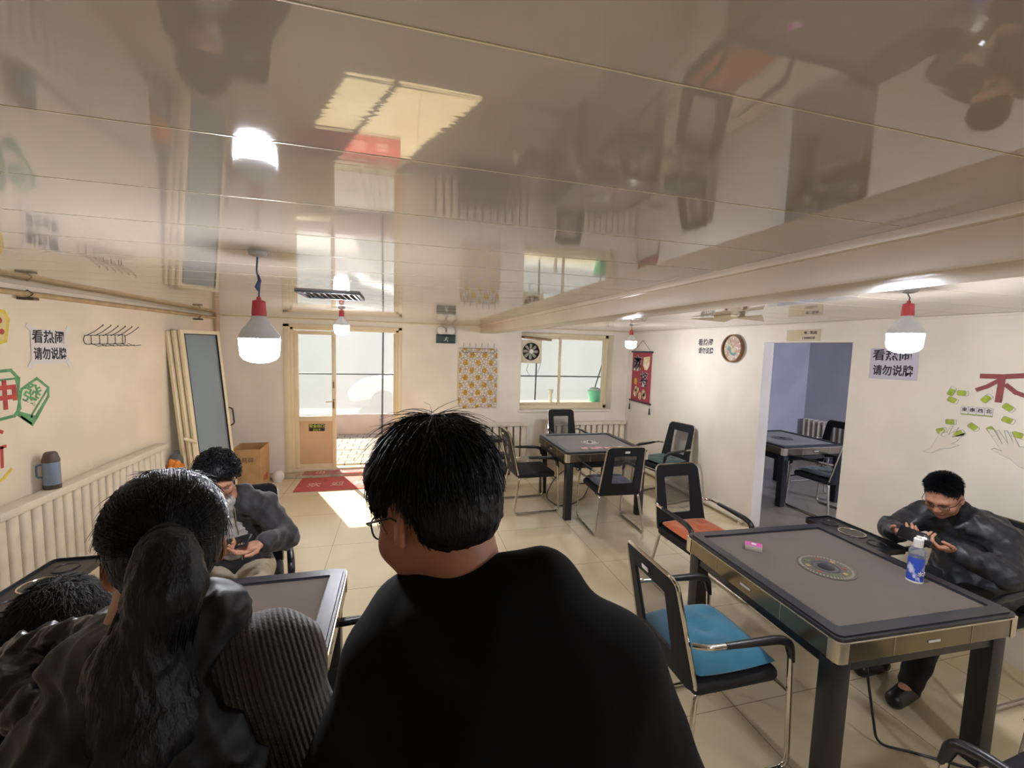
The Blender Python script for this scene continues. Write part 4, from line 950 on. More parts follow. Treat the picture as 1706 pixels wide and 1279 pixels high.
# ------------------------------------------------------------------ people: smooth distance-field bodies
def V3(*a): return np.array(a if len(a) > 1 else a[0], float)
def cone(a, b, ra, rb=None, k=.02): return ('c', V3(a), V3(b), ra, ra if rb is None else rb, k, 1)
def ell(c, r, R=None, k=.02, op=1): return ('e', V3(c), V3(r), np.eye(3) if R is None else np.array(R, float), 0, k, op)
def sdf_mesh(prims, h, name, disp=None):
    lo = np.full(3, 1e9); hi = -lo
    def bb(p):
        if p[0] == 'c': r = max(p[3], p[4]); return np.minimum(p[1], p[2]) - r, np.maximum(p[1], p[2]) + r
        e = np.sqrt(((p[3] * p[2][None, :]) ** 2).sum(1)); return p[1] - e, p[1] + e
    for p in prims:
        if p[6] > 0: a, b = bb(p); lo = np.minimum(lo, a); hi = np.maximum(hi, b)
    lo -= 4 * h; hi += 4 * h; n = np.ceil((hi - lo) / h).astype(int) + 1
    F = np.full(n, .08, np.float32)
    ax = [lo[i] + h * np.arange(n[i]) for i in range(3)]
    for p in prims:
        a, b = bb(p); pad = p[5] + 3 * h
        i0 = np.maximum(((a - pad - lo) / h).astype(int), 0); i1 = np.minimum(((b + pad - lo) / h).astype(int) + 2, n)
        if (i1 <= i0).any(): continue
        sl = tuple(slice(i0[i], i1[i]) for i in range(3))
        X, Y, Z = np.meshgrid(*[ax[i][sl[i]].astype(np.float32) for i in range(3)], indexing='ij')
        if p[0] == 'c':
            A, B = p[1], p[2]; d = B - A; L2 = max(d @ d, 1e-9)
            px, py, pz = X - A[0], Y - A[1], Z - A[2]
            t = np.clip((px * d[0] + py * d[1] + pz * d[2]) / L2, 0, 1)
            D = np.sqrt((px - t * d[0]) ** 2 + (py - t * d[1]) ** 2 + (pz - t * d[2]) ** 2) - (p[3] + (p[4] - p[3]) * t)
        else:
            px, py, pz = X - p[1][0], Y - p[1][1], Z - p[1][2]; R = p[3]; r = p[2]
            q = [(px * R[0, j] + py * R[1, j] + pz * R[2, j]) for j in range(3)]
            k0 = np.sqrt(sum((q[j] / r[j]) ** 2 for j in range(3))) + 1e-6; k1 = np.sqrt(sum((q[j] / r[j] ** 2) ** 2 for j in range(3))) + 1e-6
            D = k0 * (k0 - 1) / k1
        S_ = F[sl]; k = max(p[5], 1e-4)
        if p[6] > 0: hh = np.maximum(k - np.abs(S_ - D), 0) / k; F[sl] = np.minimum(S_, D) - hh * hh * k * .25
        else: D = -D; hh = np.maximum(k - np.abs(S_ - D), 0) / k; F[sl] = np.maximum(S_, D) + hh * hh * k * .25
    # surface nets
    ins = F < 0; acc = np.zeros(tuple(n) + (3,), np.float32); cnt = np.zeros(n, np.float32); quads = []
    for a in range(3):
        s0 = [slice(None)] * 3; s1 = [slice(None)] * 3; s0[a] = slice(0, -1); s1[a] = slice(1, None)
        f0, f1 = F[tuple(s0)], F[tuple(s1)]; cr = ins[tuple(s0)] != ins[tuple(s1)]
        I = np.argwhere(cr); v0 = f0[cr]; v1 = f1[cr]; t = v0 / (v0 - v1)
        P_ = I.astype(np.float32); P_[:, a] += t
        b, c = (a + 1) % 3, (a + 2) % 3; cells = []
        for (db, dc) in ((0, 0), (-1, 0), (-1, -1), (0, -1)):
            J = I.copy(); J[:, b] += db; J[:, c] += dc; cells.append(J)
            np.add.at(acc, (J[:, 0], J[:, 1], J[:, 2]), P_); np.add.at(cnt, (J[:, 0], J[:, 1], J[:, 2]), 1)
        quads.append((cells, v0 < 0))
    used = cnt > 0; idx = np.full(n, -1, np.int64); idx[used] = np.arange(used.sum())
    verts = acc[used] / cnt[used][:, None] * h + lo
    faces = []
    for cells, s in quads:
        Q = np.stack([idx[c[:, 0], c[:, 1], c[:, 2]] for c in cells], 1); Q[~s] = Q[~s][:, ::-1]; faces.append(Q)
    faces = np.concatenate(faces)
    if disp is not None:
        # vertex normals
        a, b, c = verts[faces[:, 0]], verts[faces[:, 1]], verts[faces[:, 2]]; fn = np.cross(b - a, c - a); vn = np.zeros_like(verts)
        for j in range(4): np.add.at(vn, faces[:, j], fn)
        vn /= np.linalg.norm(vn, axis=1)[:, None] + 1e-9
        verts = verts + vn * disp(verts)[:, None]
    me = bpy.data.meshes.new(name); me.from_pydata([tuple(v) for v in verts.tolist()], [], faces.tolist()); 
    me.polygons.foreach_set('use_smooth', [True] * len(me.polygons)); me.update(); return me

def wrinkles(amp, freq, seed=0, n=7, ridge=True, stretch=(1, 1, 1)):
    rs = np.random.RandomState(seed); D = rs.normal(size=(n, 3)) * np.array(stretch); D /= np.linalg.norm(D, axis=1)[:, None]; ph = rs.uniform(0, 6.28, n); fq = freq * rs.uniform(.6, 1.6, n)
    D2 = rs.normal(size=(n, 3)); 
    def f(v):
        s = np.zeros(len(v))
        for i in range(n):
            w = np.sin((v @ D[i]) * fq[i] + ph[i] + 1.3 * np.sin((v @ D2[i]) * fq[i] * .3))
            s += (1 - np.abs(w)) * 2 - .7 if ridge else w
        return amp * s / n ** .5
    return f

def strands(name, lines, r0, r1, m, parent=None):
    vs = []; fs = []
    for L in lines:
        L = np.array(L); n = len(L); base = len(vs)
        T = np.gradient(L, axis=0); T /= np.linalg.norm(T, axis=1)[:, None] + 1e-9
        up = np.array([.3, .2, .93]); N = np.cross(T, up); N /= np.linalg.norm(N, axis=1)[:, None] + 1e-9; B = np.cross(T, N)
        for i in range(n):
            r = r0 + (r1 - r0) * i / (n - 1)
            for k in range(3):
                a = 2.0944 * k; vs.append(tuple(L[i] + (N[i] * math.cos(a) + B[i] * math.sin(a)) * r))
        for i in range(n - 1):
            for k in range(3):
                j = (k + 1) % 3; fs.append((base + i * 3 + k, base + i * 3 + j, base + i * 3 + 3 + j, base + i * 3 + 3 + k))
    me = bpy.data.meshes.new(name); me.from_pydata(vs, [], fs); me.polygons.foreach_set('use_smooth', [True] * len(fs)); me.update()
    return obj(name, me, m, parent)

class Head:
    """local frame: +Y face, +Z up, +X the head's own right; s = scale"""
    def __init__(s, c, yaw, pitch, roll_=0.0, sc=1.0):
        s.M = (Matrix.Translation(c) @ Matrix.Rotation(yaw, 4, 'Z') @ Matrix.Rotation(-pitch, 4, 'X') @ Matrix.Rotation(roll_, 4, 'Y') @ Matrix.Scale(sc, 4)); s.sc = sc
        s.R = np.array(s.M.to_3x3().normalized())
    def p(s, *a): return tuple(s.M @ Vector(a))
    def e(s, c, r, k=.02, op=1, rot=None):
        R = s.R if rot is None else s.R @ np.array(Euler(rot).to_matrix()); return ell(s.p(*c), [x * s.sc for x in r], R, k * s.sc, op)
    def c(s, a, b, ra, rb, k=.02): return cone(s.p(*a), s.p(*b), ra * s.sc, rb * s.sc, k * s.sc)
    def prims(s, male=True, ears=True, full=1.0):
        P_ = [s.e((0, -.012, .04), (.074, .094, .086), .03), s.e((0, .03, -.01), (.066 * full, .062, .075), .03),
              s.e((0, .04, -.06), (.054 * full, .05, .052), .03), s.e((0, .072, -.096), (.022, .02, .016), .02),
              s.e((0, .078, .026), (.05, .016, .012), .02),
              s.e((.042, .062, -.03), (.022, .022, .022), .025), s.e((-.042, .062, -.03), (.022, .022, .022), .025),
              s.e((.031, .096, .004), (.017, .014, .011), .012, -1), s.e((-.031, .096, .004), (.017, .014, .011), .012, -1),
              s.e((.031, .076, .004), (.014, .011, .009), .004), s.e((-.031, .076, .004), (.014, .011, .009), .004),
              s.c((0, .086, .014), (0, .106, -.03), .0075, .0115, .012), s.e((.0115, .097, -.034), (.0085, .009, .007), .006), s.e((-.0115, .097, -.034), (.0085, .009, .007), .006),
              s.e((0, .09, -.058), (.024, .009, .0055), .006), s.e((0, .088, -.068), (.02, .0085, .006), .006)]
        if ears:
            for x in (1, -1):
                P_ += [s.e((x * .077, -.008, .0), (.0075, .019, .032), .006, 1, (0.15, x * -.2, x * .35)), s.e((x * .086, -.001, .002), (.006, .011, .02), .006, -1, (0.15, x * -.2, x * .35)), s.e((x * .077, .0, -.026), (.006, .01, .01), .006)]
        return P_
    def hairline(s, n, crown=(0, -.03, .13), rad=(.079, .1, .093), c=(0, -.012, .042), seed=1, ln=.03, lift=.006, seg=5, ymax=.05, zmin=-.04, flow=None, jit=.5, spike=0.0, front=.085, earcut=True, slope=1.3):
        rs = np.random.RandomState(seed); out = []; cr = np.array(crown); C_ = np.array(c); Rr = np.array(rad)
        while len(out) < n:
            d = rs.normal(size=3); d /= np.linalg.norm(d); p = C_ + d * Rr
            lim = zmin + max(0, (p[1] + .02)) * slope
            if p[2] < lim or (p[1] > ymax and p[2] < front): continue
            if earcut and abs(p[0]) > .05 and (p[1] + .0) ** 2 / .036 ** 2 + (p[2] + .005) ** 2 / .046 ** 2 < 1: continue
            q = p.copy(); line = []; L = ln * rs.uniform(.6, 1.3); jv = rs.normal(size=3) * jit; wob = rs.uniform(-1, 1)
            for i in range(seg):
                t = i / (seg - 1); nn = (q - C_) / Rr ** 2; nn /= np.linalg.norm(nn)
                if flow: f = np.array(flow(q))
                else: f = q - cr
                f = f - nn * (f @ nn); f = f / (np.linalg.norm(f) + 1e-9) + jv * .5; f -= nn * (f @ nn); f /= np.linalg.norm(f) + 1e-9
                line.append(q + nn * (lift * (.25 + t) * (1 + .5 * wob)))
                if earcut and i > 1 and abs(q[0]) > .05 and (q[1]) ** 2 / .032 ** 2 + (q[2] + .005) ** 2 / .042 ** 2 < 1: break
                q = q + (f * (1 - spike) + nn * spike) * L / (seg - 1)
                if spike < .2: dd = (q - C_) / Rr; q = C_ + dd / np.linalg.norm(dd) * Rr
            out.append([s.p(*v) for v in line])
        return out

def hand(wr, fdir, pdir, side, curl=.5, sc=1.0, spread=1.0, thumb=.6, curls=None):
    """wr wrist, fdir towards fingers, pdir out of the palm, side +1 if the thumb is along fdir x pdir"""
    f = Vector(fdir).normalized(); n = Vector(pdir); n = (n - f * n.dot(f)).normalized(); x = f.cross(n) * side; w = Vector(wr)
    P = lambda a, b, c: tuple(w + (x * a + f * b + n * c) * sc)
    out = [cone(P(.0, -.03, 0), P(0, .01, 0), .026 * sc, .024 * sc, .012)]
    R = np.array(Matrix((x, f, n)).transposed()); out.append(ell(P(.002, .05, 0), (.04 * sc, .05 * sc, .015 * sc), R, .012)); out.append(ell(P(.024, .035, .01), (.016 * sc, .03 * sc, .014 * sc), R, .01))
    for i, (bx, by, ln) in enumerate(((.030, .086, .92), (.010, .092, 1.02), (-.011, .089, .95), (-.030, .08, .76))):
        a = 0; q = Vector((bx, by, 0)); cc = (curls[i] if curls else curl) ; sp = bx * 2.2 * spread
        for j, L in enumerate((.044, .027, .021)):
            a += cc * (1, 1.15, .8)[j]; dv = Vector((sp * .3, math.cos(a), math.sin(a))); q2 = q + dv * L * ln
            r = (.0092, .0084, .0076)[j] * sc; out.append(cone(P(*q), P(*q2), r, r * .92, .004)); q = q2
    q = Vector((.03, .02, .008)); 
    for j, (L, dv) in enumerate(((.036, Vector((.8, .55, .25 * thumb))), (.032, Vector((.45, .8, .4 * thumb))), (.026, Vector((.1, .9, .5 * thumb))))):
        q2 = q + dv.normalized() * L; r = (.0125, .0105, .009)[j] * sc; out.append(cone(P(*q), P(*q2), r, r * .92, .006)); q = q2
    return out

def torso_prims(J, g=0.0, k=.05, broad=1.0, depth=1.0, hips=True):
    """J: dict of joints; g grows everything"""
    pel, chest, neck = V3(J['pelvis']), V3(J['chest']), V3(J['neck']); sl, sr = V3(J['sl']), V3(J['sr'])
    x = sr - sl; x /= np.linalg.norm(x); up = neck - pel; up /= np.linalg.norm(up); y = np.cross(up, x); y /= np.linalg.norm(y); x2 = np.cross(y, up)
    R = np.stack([x2, y, up], 1)
    P_ = [ell(chest, ((.155 + g) * broad, (.105 + g) * depth, .17 + g), R, k), ell((pel + chest) / 2, ((.135 + g) * broad, (.098 + g) * depth, .16 + g), R, k),
          cone(sl + (neck - sl) * .1, neck * .55 + sl * .45 - np.array((0, 0, .01)), .055 + g, .05 + g, k), cone(sr + (neck - sr) * .1, neck * .55 + sr * .45 - np.array((0, 0, .01)), .055 + g, .05 + g, k)]
    if hips: P_.append(ell(pel, ((.155 + g) * broad, (.115 + g) * depth, .12 + g), R, k))
    return P_, R
def limb(a, b, c, r, g=0.0, k=.03, cut=1.0):
    b_, c_ = V3(b), V3(c); e = b_ + (c_ - b_) * cut
    return [cone(a, b, r[0] + g, r[1] + g, k), cone(b, tuple(e), r[1] + g, r[2] * cut + r[1] * (1 - cut) + g, k)]
ARM = (.05, .038, .026); LEG = (.078, .055, .037)
def person(name_label, J, head, mats, h=.006, jacket_g=.022, hands=None, male=True, jk=.05, broad=1.0, depth=1.0, wr=None, wseed=1, jextra=(), bodyextra=(), legs_g=.018, h_cloth=.009, cat='person', full=1.0, shoes=True, name_j='jacket', arm=ARM, cut=.94, jwr=(.004, 40)):
    t = empty('person', (J['pelvis'][0], J['pelvis'][1], 0), 0, name_label, cat)
    inv = Matrix.Translation(-Vector((J['pelvis'][0], J['pelvis'][1], 0)))
    def addm(me, nm, m, parent=t): me.transform(inv); return obj(nm, me, m, parent)
    T_, R = torso_prims(J, -.012, broad=broad, depth=depth)
    hb = head.p(0, -.03, -.03)
    body = T_ + head.prims(male, full=full) + [cone(J['neck'], hb, .054, .052, .03)]
    for s_ in 'lr':
        body += limb(J['s' + s_], J['e' + s_], J['w' + s_], (arm[0] - .008, arm[1] - .006, .025), 0)
        body += limb(J['h' + s_], J['k' + s_], J['a' + s_], (.066, .046, .034), 0)
        fd = V3(J['t' + s_]) - V3(J['a' + s_]); body += [cone(J['a' + s_], J['t' + s_], .034, .026, .02)]
    if hands: 
        for hh in hands: body += hh
    else: 
        for s_ in 'lr':
            d = V3(J['w' + s_]) - V3(J['e' + s_]); body += hand(J['w' + s_], d, (0, .3, -1) if abs(d[2]) < .6 * np.linalg.norm(d) else (0, 1, 0), 1 if s_ == 'l' else -1, .35)
    addm(sdf_mesh(body + list(bodyextra), h, 'body'), 'body', mats['skin'])
    JK, R = torso_prims(J, jacket_g, jk, broad, depth)
    for s_ in 'lr': JK += limb(J['s' + s_], J['e' + s_], J['w' + s_], arm, jacket_g - .004, .03, cut)
    addm(sdf_mesh(JK + list(jextra), h_cloth, name_j, wr or wrinkles(jwr[0], jwr[1], wseed)), name_j, mats['jacket'])
    TR = []
    for s_ in 'lr': TR += limb(J['h' + s_], J['k' + s_], J['a' + s_], LEG, legs_g, .03, 1.0)
    for s_ in 'lr': TR.append(cone(J['a' + s_], tuple(V3(J['a' + s_]) - V3(0, 0, .035)), .054, .05, .01))
    TR.append(ell(J['pelvis'], (.165 * broad, .12, .12), R, .05))
    addm(sdf_mesh(TR, .012, 'trousers', wrinkles(.004, 30, wseed + 3)), 'trousers', mats['trousers'])
    if shoes:
        for s_ in 'lr':
            a, b = V3(J['a' + s_]), V3(J['t' + s_]); b2 = b.copy(); a2 = a.copy(); a2[2] -= .03; heel = a - (b - a) * .25; heel[2] = b[2]
            addm(sdf_mesh([cone(a2, b, .045, .036, .02), cone(heel, b, .036, .036, .03)], .008, 'shoe'), 'shoe', mats['shoes'])
    return t, inv, addm
def glasses(head, t, inv, m, mg, w=.033):
    mb = MB(); L = inv @ head.M
    for s_ in (-1, 1):
        pts = [(s_ * w + x, .1 - .012 * abs(s_ * w + x) / .06, z + .0) for x, z in [(a * 1.0, b) for a, b in rrect(.05, .034, .013, 4)]]
        mb.tube([L @ Vector(p) for p in pts], .0014, 6, closed=True)
        mb.tube([L @ Vector(p) for p in ((s_ * (w + .025), .092, .008), (s_ * .076, .07, .012), (s_ * .083, .0, .01), (s_ * .082, -.022, -.004))], .0017, 6)
    mb.tube([L @ Vector(p) for p in ((-.009, .1, .004), (0, .103, .007), (.009, .1, .004))], .0013, 6)
    g = mb.build('glasses', m, t)
    for s_ in (-1, 1):
        mb = MB(); mb.face([L @ Vector((s_ * w + x, .0995 - .012 * abs(s_ * w + x) / .06, z)) for x, z in rrect(.048, .032, .012, 4)]); mb.build('lens', mg, g)
    return g
def facial(head, t, inv, lips=True, brow=True, m_h=None):
    L = inv @ head.M
    for s_ in (-1, 1):
        if brow:
            mb = MB(); mb.tube([L @ Vector((s_ * x, y, z)) for x, y, z in ((.014, .0925, .025), (.03, .09, .031), (.048, .079, .027))], [.0022, .003, .0015], 6); mb.build('eyebrow', m_hair, t)
        mb = MB(); mb.tube([L @ Vector((s_ * x, y, z)) for x, y, z in ((.018, .086, .001), (.031, .0882, -.0035), (.044, .083, .0))], .0012, 5); mb.build('eyelash', m_hair, t)
    if lips:
        mb = MB(); mb.tube([L @ Vector(p) for p in ((-.022, .09, -.063), (-.008, .0985, -.061), (0, .099, -.0625), (.008, .0985, -.061), (.022, .09, -.063))], [.001, .0032, .0028, .0032, .001], 6)
        mb.tube([L @ Vector(p) for p in ((-.018, .09, -.066), (0, .0975, -.069), (.018, .09, -.066))], [.001, .0038, .001], 6); mb.build('lips', m_lip, t)
def hair_cap(head, t, addm, r=(.081, .102, .094), c=(0, -.014, .043), cuts=(), extra=(), h=.005, m=None, wr=None):
    P_ = [head.e(c, r, .01), head.e((0, -.05, -.01), (.066, .055, .06), .03)] + list(extra)
    P_ += [head.e((x, -.002, -.006), (.034, .032, .04), .008, -1) for x in (.088, -.088)]
    P_ += [head.e((0, .115, -.03), (.078, .075, .098), .012, -1), head.e((0, .0, -.125), (.12, .12, .075), .01, -1)] + list(cuts)
    return addm(sdf_mesh(P_, h, 'hair', wr or wrinkles(.0012, 260, 5)), 'hair', m or m_hair)
m_blackjkt = mat('black_cotton_jacket', '070708', .9, bump=.25, bscale=14, var=.2, vscale=6, spec=.2)
m_trou = mat('dark_trousers', '15161b', .8)
m_shoe = mat('black_shoes', '101012', .4)

# --- standing man in black, seen from behind
H1 = Head((.053, .63, 1.678), math.radians(40), math.radians(25), .04, .98)
J1 = dict(pelvis=(.13, .34, .98), chest=(.14, .47, 1.34), neck=(.105, .575, 1.545), sl=(.0, .58, 1.475), sr=(.27, .475, 1.485),
          el=(-.10, .60, 1.22), er=(.375, .40, 1.23), wl=(-.13, .86, 1.08), wr=(.36, .56, 1.02), hl=(.05, .37, .95), hr=(.21, .32, .95),
          kl=(.04, .40, .50), kr=(.22, .34, .50), al=(.03, .34, .09), ar=(.24, .30, .09), tl=(.0, .49, .035), tr=(.26, .45, .035))
jx = [ell((.155, .50, 1.555), (.15, .075, .065), Euler((.1, .12, -.33)).to_matrix(), .05), cone((.02, .60, 1.555), (.19, .53, 1.60), .04, .05, .04),
      cone((.0, .64, 1.53), (.06, .67, 1.49), .035, .03, .04)]
t1, inv1, add1 = person('man standing with his back to us in a black hooded jacket and glasses', J1, H1, dict(skin=m_skin_dark, jacket=m_blackjkt, trousers=m_trou, shoes=m_shoe), h=.005, jacket_g=.032, jextra=jx, broad=1.12, depth=1.05, wseed=11, h_cloth=.008, cut=.93, jwr=(.0035, 22))
hair_cap(H1, t1, add1, r=(.084, .107, .099), extra=[H1.e((0, .055, .075), (.066, .05, .048), .03)], m=m_hair)
st = H1.hairline(3800, crown=(0, -.05, .14), rad=(.084, .107, .1), seed=3, ln=.045, lift=.007, jit=.35, zmin=-.03)
o = strands('hair_strands', st, .0011, .0003, m_hair, t1); o.data.transform(inv1)
st = H1.hairline(160, crown=(0, -.05, .14), rad=(.083, .106, .1), seed=9, ln=.06, lift=.02, jit=1.0, zmin=.1)
o = strands('stray_hair', st, .0007, .0002, m_hair, t1); o.data.transform(inv1)
m_frame = mat('dark_metal_frame', '35302c', .3, metal=.8); m_lens = glass_mat('lens_glass', (.93, .95, .96), refl=.12)
glasses(H1, t1, inv1, m_frame, m_lens)

# --- woman with a ponytail, standing at left
m_vest = mat('dark_grey_padded_vest', '17181b', .6, spec=.35, bump=.2, bscale=20, var=.15, vscale=5)
def knit_mat():
    m = mat('grey_ribbed_knit', '3e3b39', .95, sheen=.4); nt = m.node_tree; b = nt.nodes['Principled BSDF']; tc = nt.nodes.new('ShaderNodeTexCoord')
    mp = nt.nodes.new('ShaderNodeMapping'); mp.inputs['Rotation'].default_value = (.15, .28, -.3); w = nt.nodes.new('ShaderNodeTexWave'); w.bands_direction = 'X'; w.inputs['Scale'].default_value = 42; w.inputs['Distortion'].default_value = 1.2; w.inputs['Detail'].default_value = 2; w.inputs['Detail Scale'].default_value = 4
    nt.links.new(tc.outputs['Object'], mp.inputs[0]); nt.links.new(mp.outputs[0], w.inputs[0])
    r = nt.nodes.new('ShaderNodeValToRGB'); nt.links.new(w.outputs['Fac'], r.inputs[0]); r.color_ramp.elements[0].color = srgb('191716'); r.color_ramp.elements[1].color = srgb('48433e')
    nt.links.new(r.outputs[0], b.inputs['Base Color']); bp = nt.nodes.new('ShaderNodeBump'); bp.inputs['Strength'].default_value = .8; bp.inputs['Distance'].default_value = .004
    nt.links.new(w.outputs['Fac'], bp.inputs['Height']); nt.links.new(bp.outputs[0], b.inputs['Normal']); return m
m_knit = knit_mat()
H2 = Head((-.375, .80, 1.568), math.radians(26), math.radians(18), 0, .93)
J2 = dict(pelvis=(-.36, .60, .92), chest=(-.375, .655, 1.25), neck=(-.385, .735, 1.46), sl=(-.52, .83, 1.31), sr=(-.215, .745, 1.375),
          el=(-.58, .86, 1.08), er=(-.14, .74, 1.13), wl=(-.52, 1.06, .98), wr=(-.21, .93, .99), hl=(-.44, .58, .9), hr=(-.28, .62, .9),
          kl=(-.45, .6, .48), kr=(-.27, .64, .48), al=(-.45, .56, .09), ar=(-.27, .6, .09), tl=(-.49, .70, .035), tr=(-.30, .74, .035))
sl_, er_ = V3(J2['sr']), V3(J2['er'])
jx = []
T2 = []
for s_ in 'lr': T2 += limb(J2['s' + s_], J2['e' + s_], J2['w' + s_], (.052, .046, .034), .026, .03, .93)
t2, inv2, add2 = person('woman with a long black ponytail in a padded vest over a grey ribbed cardigan', J2, H2, dict(skin=m_skin, jacket=m_knit, trousers=m_trou, shoes=m_shoe), h=.006, jacket_g=.014, jextra=T2 + [ell((-.205, .75, 1.385), (.075, .07, .07), None, .04)], wseed=21, name_j='cardigan', jwr=(.002, 30))
VP, R2 = torso_prims(J2, .036, .05)
VP = VP[:2] + [cone((-.47, .78, 1.37), (-.39, .73, 1.44), .05, .055, .04), cone((-.30, .73, 1.43), (-.38, .73, 1.45), .05, .06, .04), VP[4]]
VP += [cone((-.30, .80, 1.475), (-.285, .755, 1.47), .034, .036, .04), cone((-.285, .755, 1.47), (-.37, .68, 1.46), .036, .05, .04), cone((-.37, .68, 1.46), (-.44, .72, 1.45), .05, .036, .04), cone((-.44, .72, 1.45), (-.455, .80, 1.455), .036, .032, .03)]
add2(sdf_mesh(VP, .007, 'vest', wrinkles(.006, 60, 5)), 'vest', m_vest)
cr_ = [(-.634, .842, 1.364), (-.616, .841, 1.398), (-.579, .833, 1.417), (-.524, .81, 1.440), (-.459, .784, 1.452)]
ro_ = [(-.584, .78, 1.385), (-.529, .744, 1.372), (-.47, .72, 1.385), (-.42, .709, 1.41)]
HD = [cone(cr_[i], cr_[i + 1], .02, .02, .012) for i in range(4)] + [cone(ro_[i], ro_[i + 1], .026, .03, .02) for i in range(3)] + [cone(cr_[0], ro_[0], .02, .024, .015), cone(cr_[4], ro_[3], .025, .035, .03)]
HD += [ell((np.array(cr_[2]) + np.array(ro_[1])) / 2 + np.array((0, .02, -.02)), (.07, .035, .045), None, .02)]
m_puff = mat('shiny_black_nylon', '121317', .33, bump=.2, bscale=40, var=.2, vscale=9)
add2(sdf_mesh(HD, .005, 'hood', wrinkles(.005, 110, 15)), 'hood', m_puff)
hair_cap(H2, t2, add2, r=(.088, .108, .1), c=(0, -.016, .045), extra=[H2.e((0, .04, .085), (.068, .05, .045), .03)])
knot = (-.004, -.12, .03)
st = H2.hairline(4200, rad=(.088, .108, .101), c=(0, -.016, .045), seed=13, ln=.11, lift=.003, seg=7, jit=.1, zmin=-.05, ymax=.06, flow=lambda q: np.array(knot) - q)
o = strands('hair_strands', st, .0011, .0006, m_hair, t2); o.data.transform(inv2)
st = H2.hairline(260, rad=(.089, .109, .103), c=(0, -.016, .045), seed=14, ln=.03, lift=.008, seg=5, jit=1.0, zmin=-.03, ymax=.06)
o = strands('stray_hair', st, .0007, .0002, m_hair, t2); o.data.transform(inv2)
ctr = [H2.p(-.004, -.115, .032), H2.p(-.004, -.145, .01), tuple(V3(H2.p(-.004, -.155, -.03)) + V3(0, 0, -.01)), (-.345, .66, 1.475), (-.325, .63, 1.39), (-.33, .61, 1.29), (-.34, .60, 1.17), (-.345, .60, 1.07)]
rr_ = [.02, .03, .04, .052, .058, .06, .05, .028]
PT = [cone(ctr[i], ctr[i + 1], rr_[i], rr_[i + 1], .03) for i in range(len(ctr) - 1)]
pt_ = add2(sdf_mesh(PT, .006, 'ponytail', wrinkles(.002, 120, 8, stretch=(1, 1, .12))), 'ponytail', m_hair)
rs = np.random.RandomState(4); lines = []
C8 = [V3(c) for c in ctr]
for _ in range(2600):
    a = rs.uniform(0, 6.283); q = rs.uniform(.86, 1.1); tw = rs.normal() * .5; L = []; n0 = rs.randint(0, 2); n1 = rs.randint(5, 9)
    for i in range(n0, n1):
        r = rr_[i] * q; aa = a + tw * i * .12; L.append(C8[i] + np.array([math.cos(aa) * r, math.sin(aa) * r * .9, 0]) + (np.array([0, 0, rs.normal() * .004])))
    F_ = []
    for i in range(len(L) - 1): F_ += [L[i] * (1 - t) + L[i + 1] * t for t in (0, .5)]
    lines.append(F_ + [L[-1]])
o = strands('ponytail_strands', lines, .001, .0005, m_hair, t2); o.data.transform(inv2)
mb = MB().tube([inv2 @ Vector(H2.p(-.004 + .022 * math.cos(a), -.126, .03 + .022 * math.sin(a))) for a in [2 * PI * k / 16 for k in range(16)]], .005, 8, closed=True); mb.build('hair_tie', m_black, t2)

# --- person in the shiny puffer jacket at the left edge
H3 = Head((-.70, 1.06, 1.285), math.radians(12), math.radians(24), 0, .86)
J3 = dict(pelvis=(-.69, .93, .76), chest=(-.69, .94, .98), neck=(-.695, .985, 1.155), sl=(-.80, .985, 1.09), sr=(-.58, .965, 1.09),
          el=(-.85, 1.02, .90), er=(-.54, 1.0, .89), wl=(-.80, 1.15, .86), wr=(-.62, 1.14, .86), hl=(-.75, .93, .73), hr=(-.62, .92, .73),
          kl=(-.75, .95, .41), kr=(-.62, .94, .41), al=(-.75, .91, .09), ar=(-.62, .90, .09), tl=(-.77, 1.03, .035), tr=(-.62, 1.03, .035))
t3, inv3, add3 = person('dark-haired child in a black jacket at the left edge, half hidden behind the woman', J3, H3, dict(skin=m_skin, jacket=m_blackjkt, trousers=m_trou, shoes=m_shoe), h=.007, jacket_g=.03, wseed=31, broad=.8, depth=.85, jwr=(.006, 50), h_cloth=.009)
m_brownhair = mat('dark_brown_hair', '120d0a', .8, var=.3, vscale=40)
hair_cap(H3, t3, add3, r=(.087, .107, .099), extra=[H3.e((0, .05, .075), (.066, .05, .05), .03)], m=m_brownhair)
st = H3.hairline(3600, rad=(.086, .106, .1), seed=23, ln=.022, lift=.007, jit=.9, zmin=-.05, earcut=False)
o = strands('hair_strands', st, .001, .0003, m_brownhair, t3); o.data.transform(inv3)

# --- boy with curly hair looking at his phone
m_dkjkt = mat('dark_navy_jacket', '1b1a1d', .7, bump=.25, bscale=16, var=.2, vscale=7, sheen=.2)
m_cream = mat('cream_trousers', 'b5a88f', .85, bump=.15, bscale=40)
m_shirt = mat('pale_fleece', 'a9a29a', .9, bump=.3, bscale=90)
H4 = Head((-.955, 2.55, 1.175), math.radians(-150), math.radians(28), 0, .97)
J4 = dict(pelvis=(-.93, 2.80, .555), chest=(-.93, 2.76, .84), neck=(-.93, 2.66, 1.03), sr=(-1.11, 2.72, .965), sl=(-.76, 2.66, .965),
          er=(-1.12, 2.56, .78), el=(-.625, 2.57, .81), wr=(-.94, 2.42, .835), wl=(-.70, 2.40, .865), hr=(-1.02, 2.78, .53), hl=(-.84, 2.76, .53),
          kr=(-.98, 2.36, .55), kl=(-.73, 2.37, .62), ar=(-.96, 2.40, .1), al=(-.80, 2.38, .12), tr=(-.94, 2.26, .035), tl=(-.78, 2.24, .035))
hR = hand((-.94, 2.42, .835), (.9, -.28, .15), (-.1, -.45, .9), 1, .42, .95)
hL = hand((-.70, 2.40, .865), (-.72, -.35, -.1), (.15, -.35, .9), -1, .42, .95)
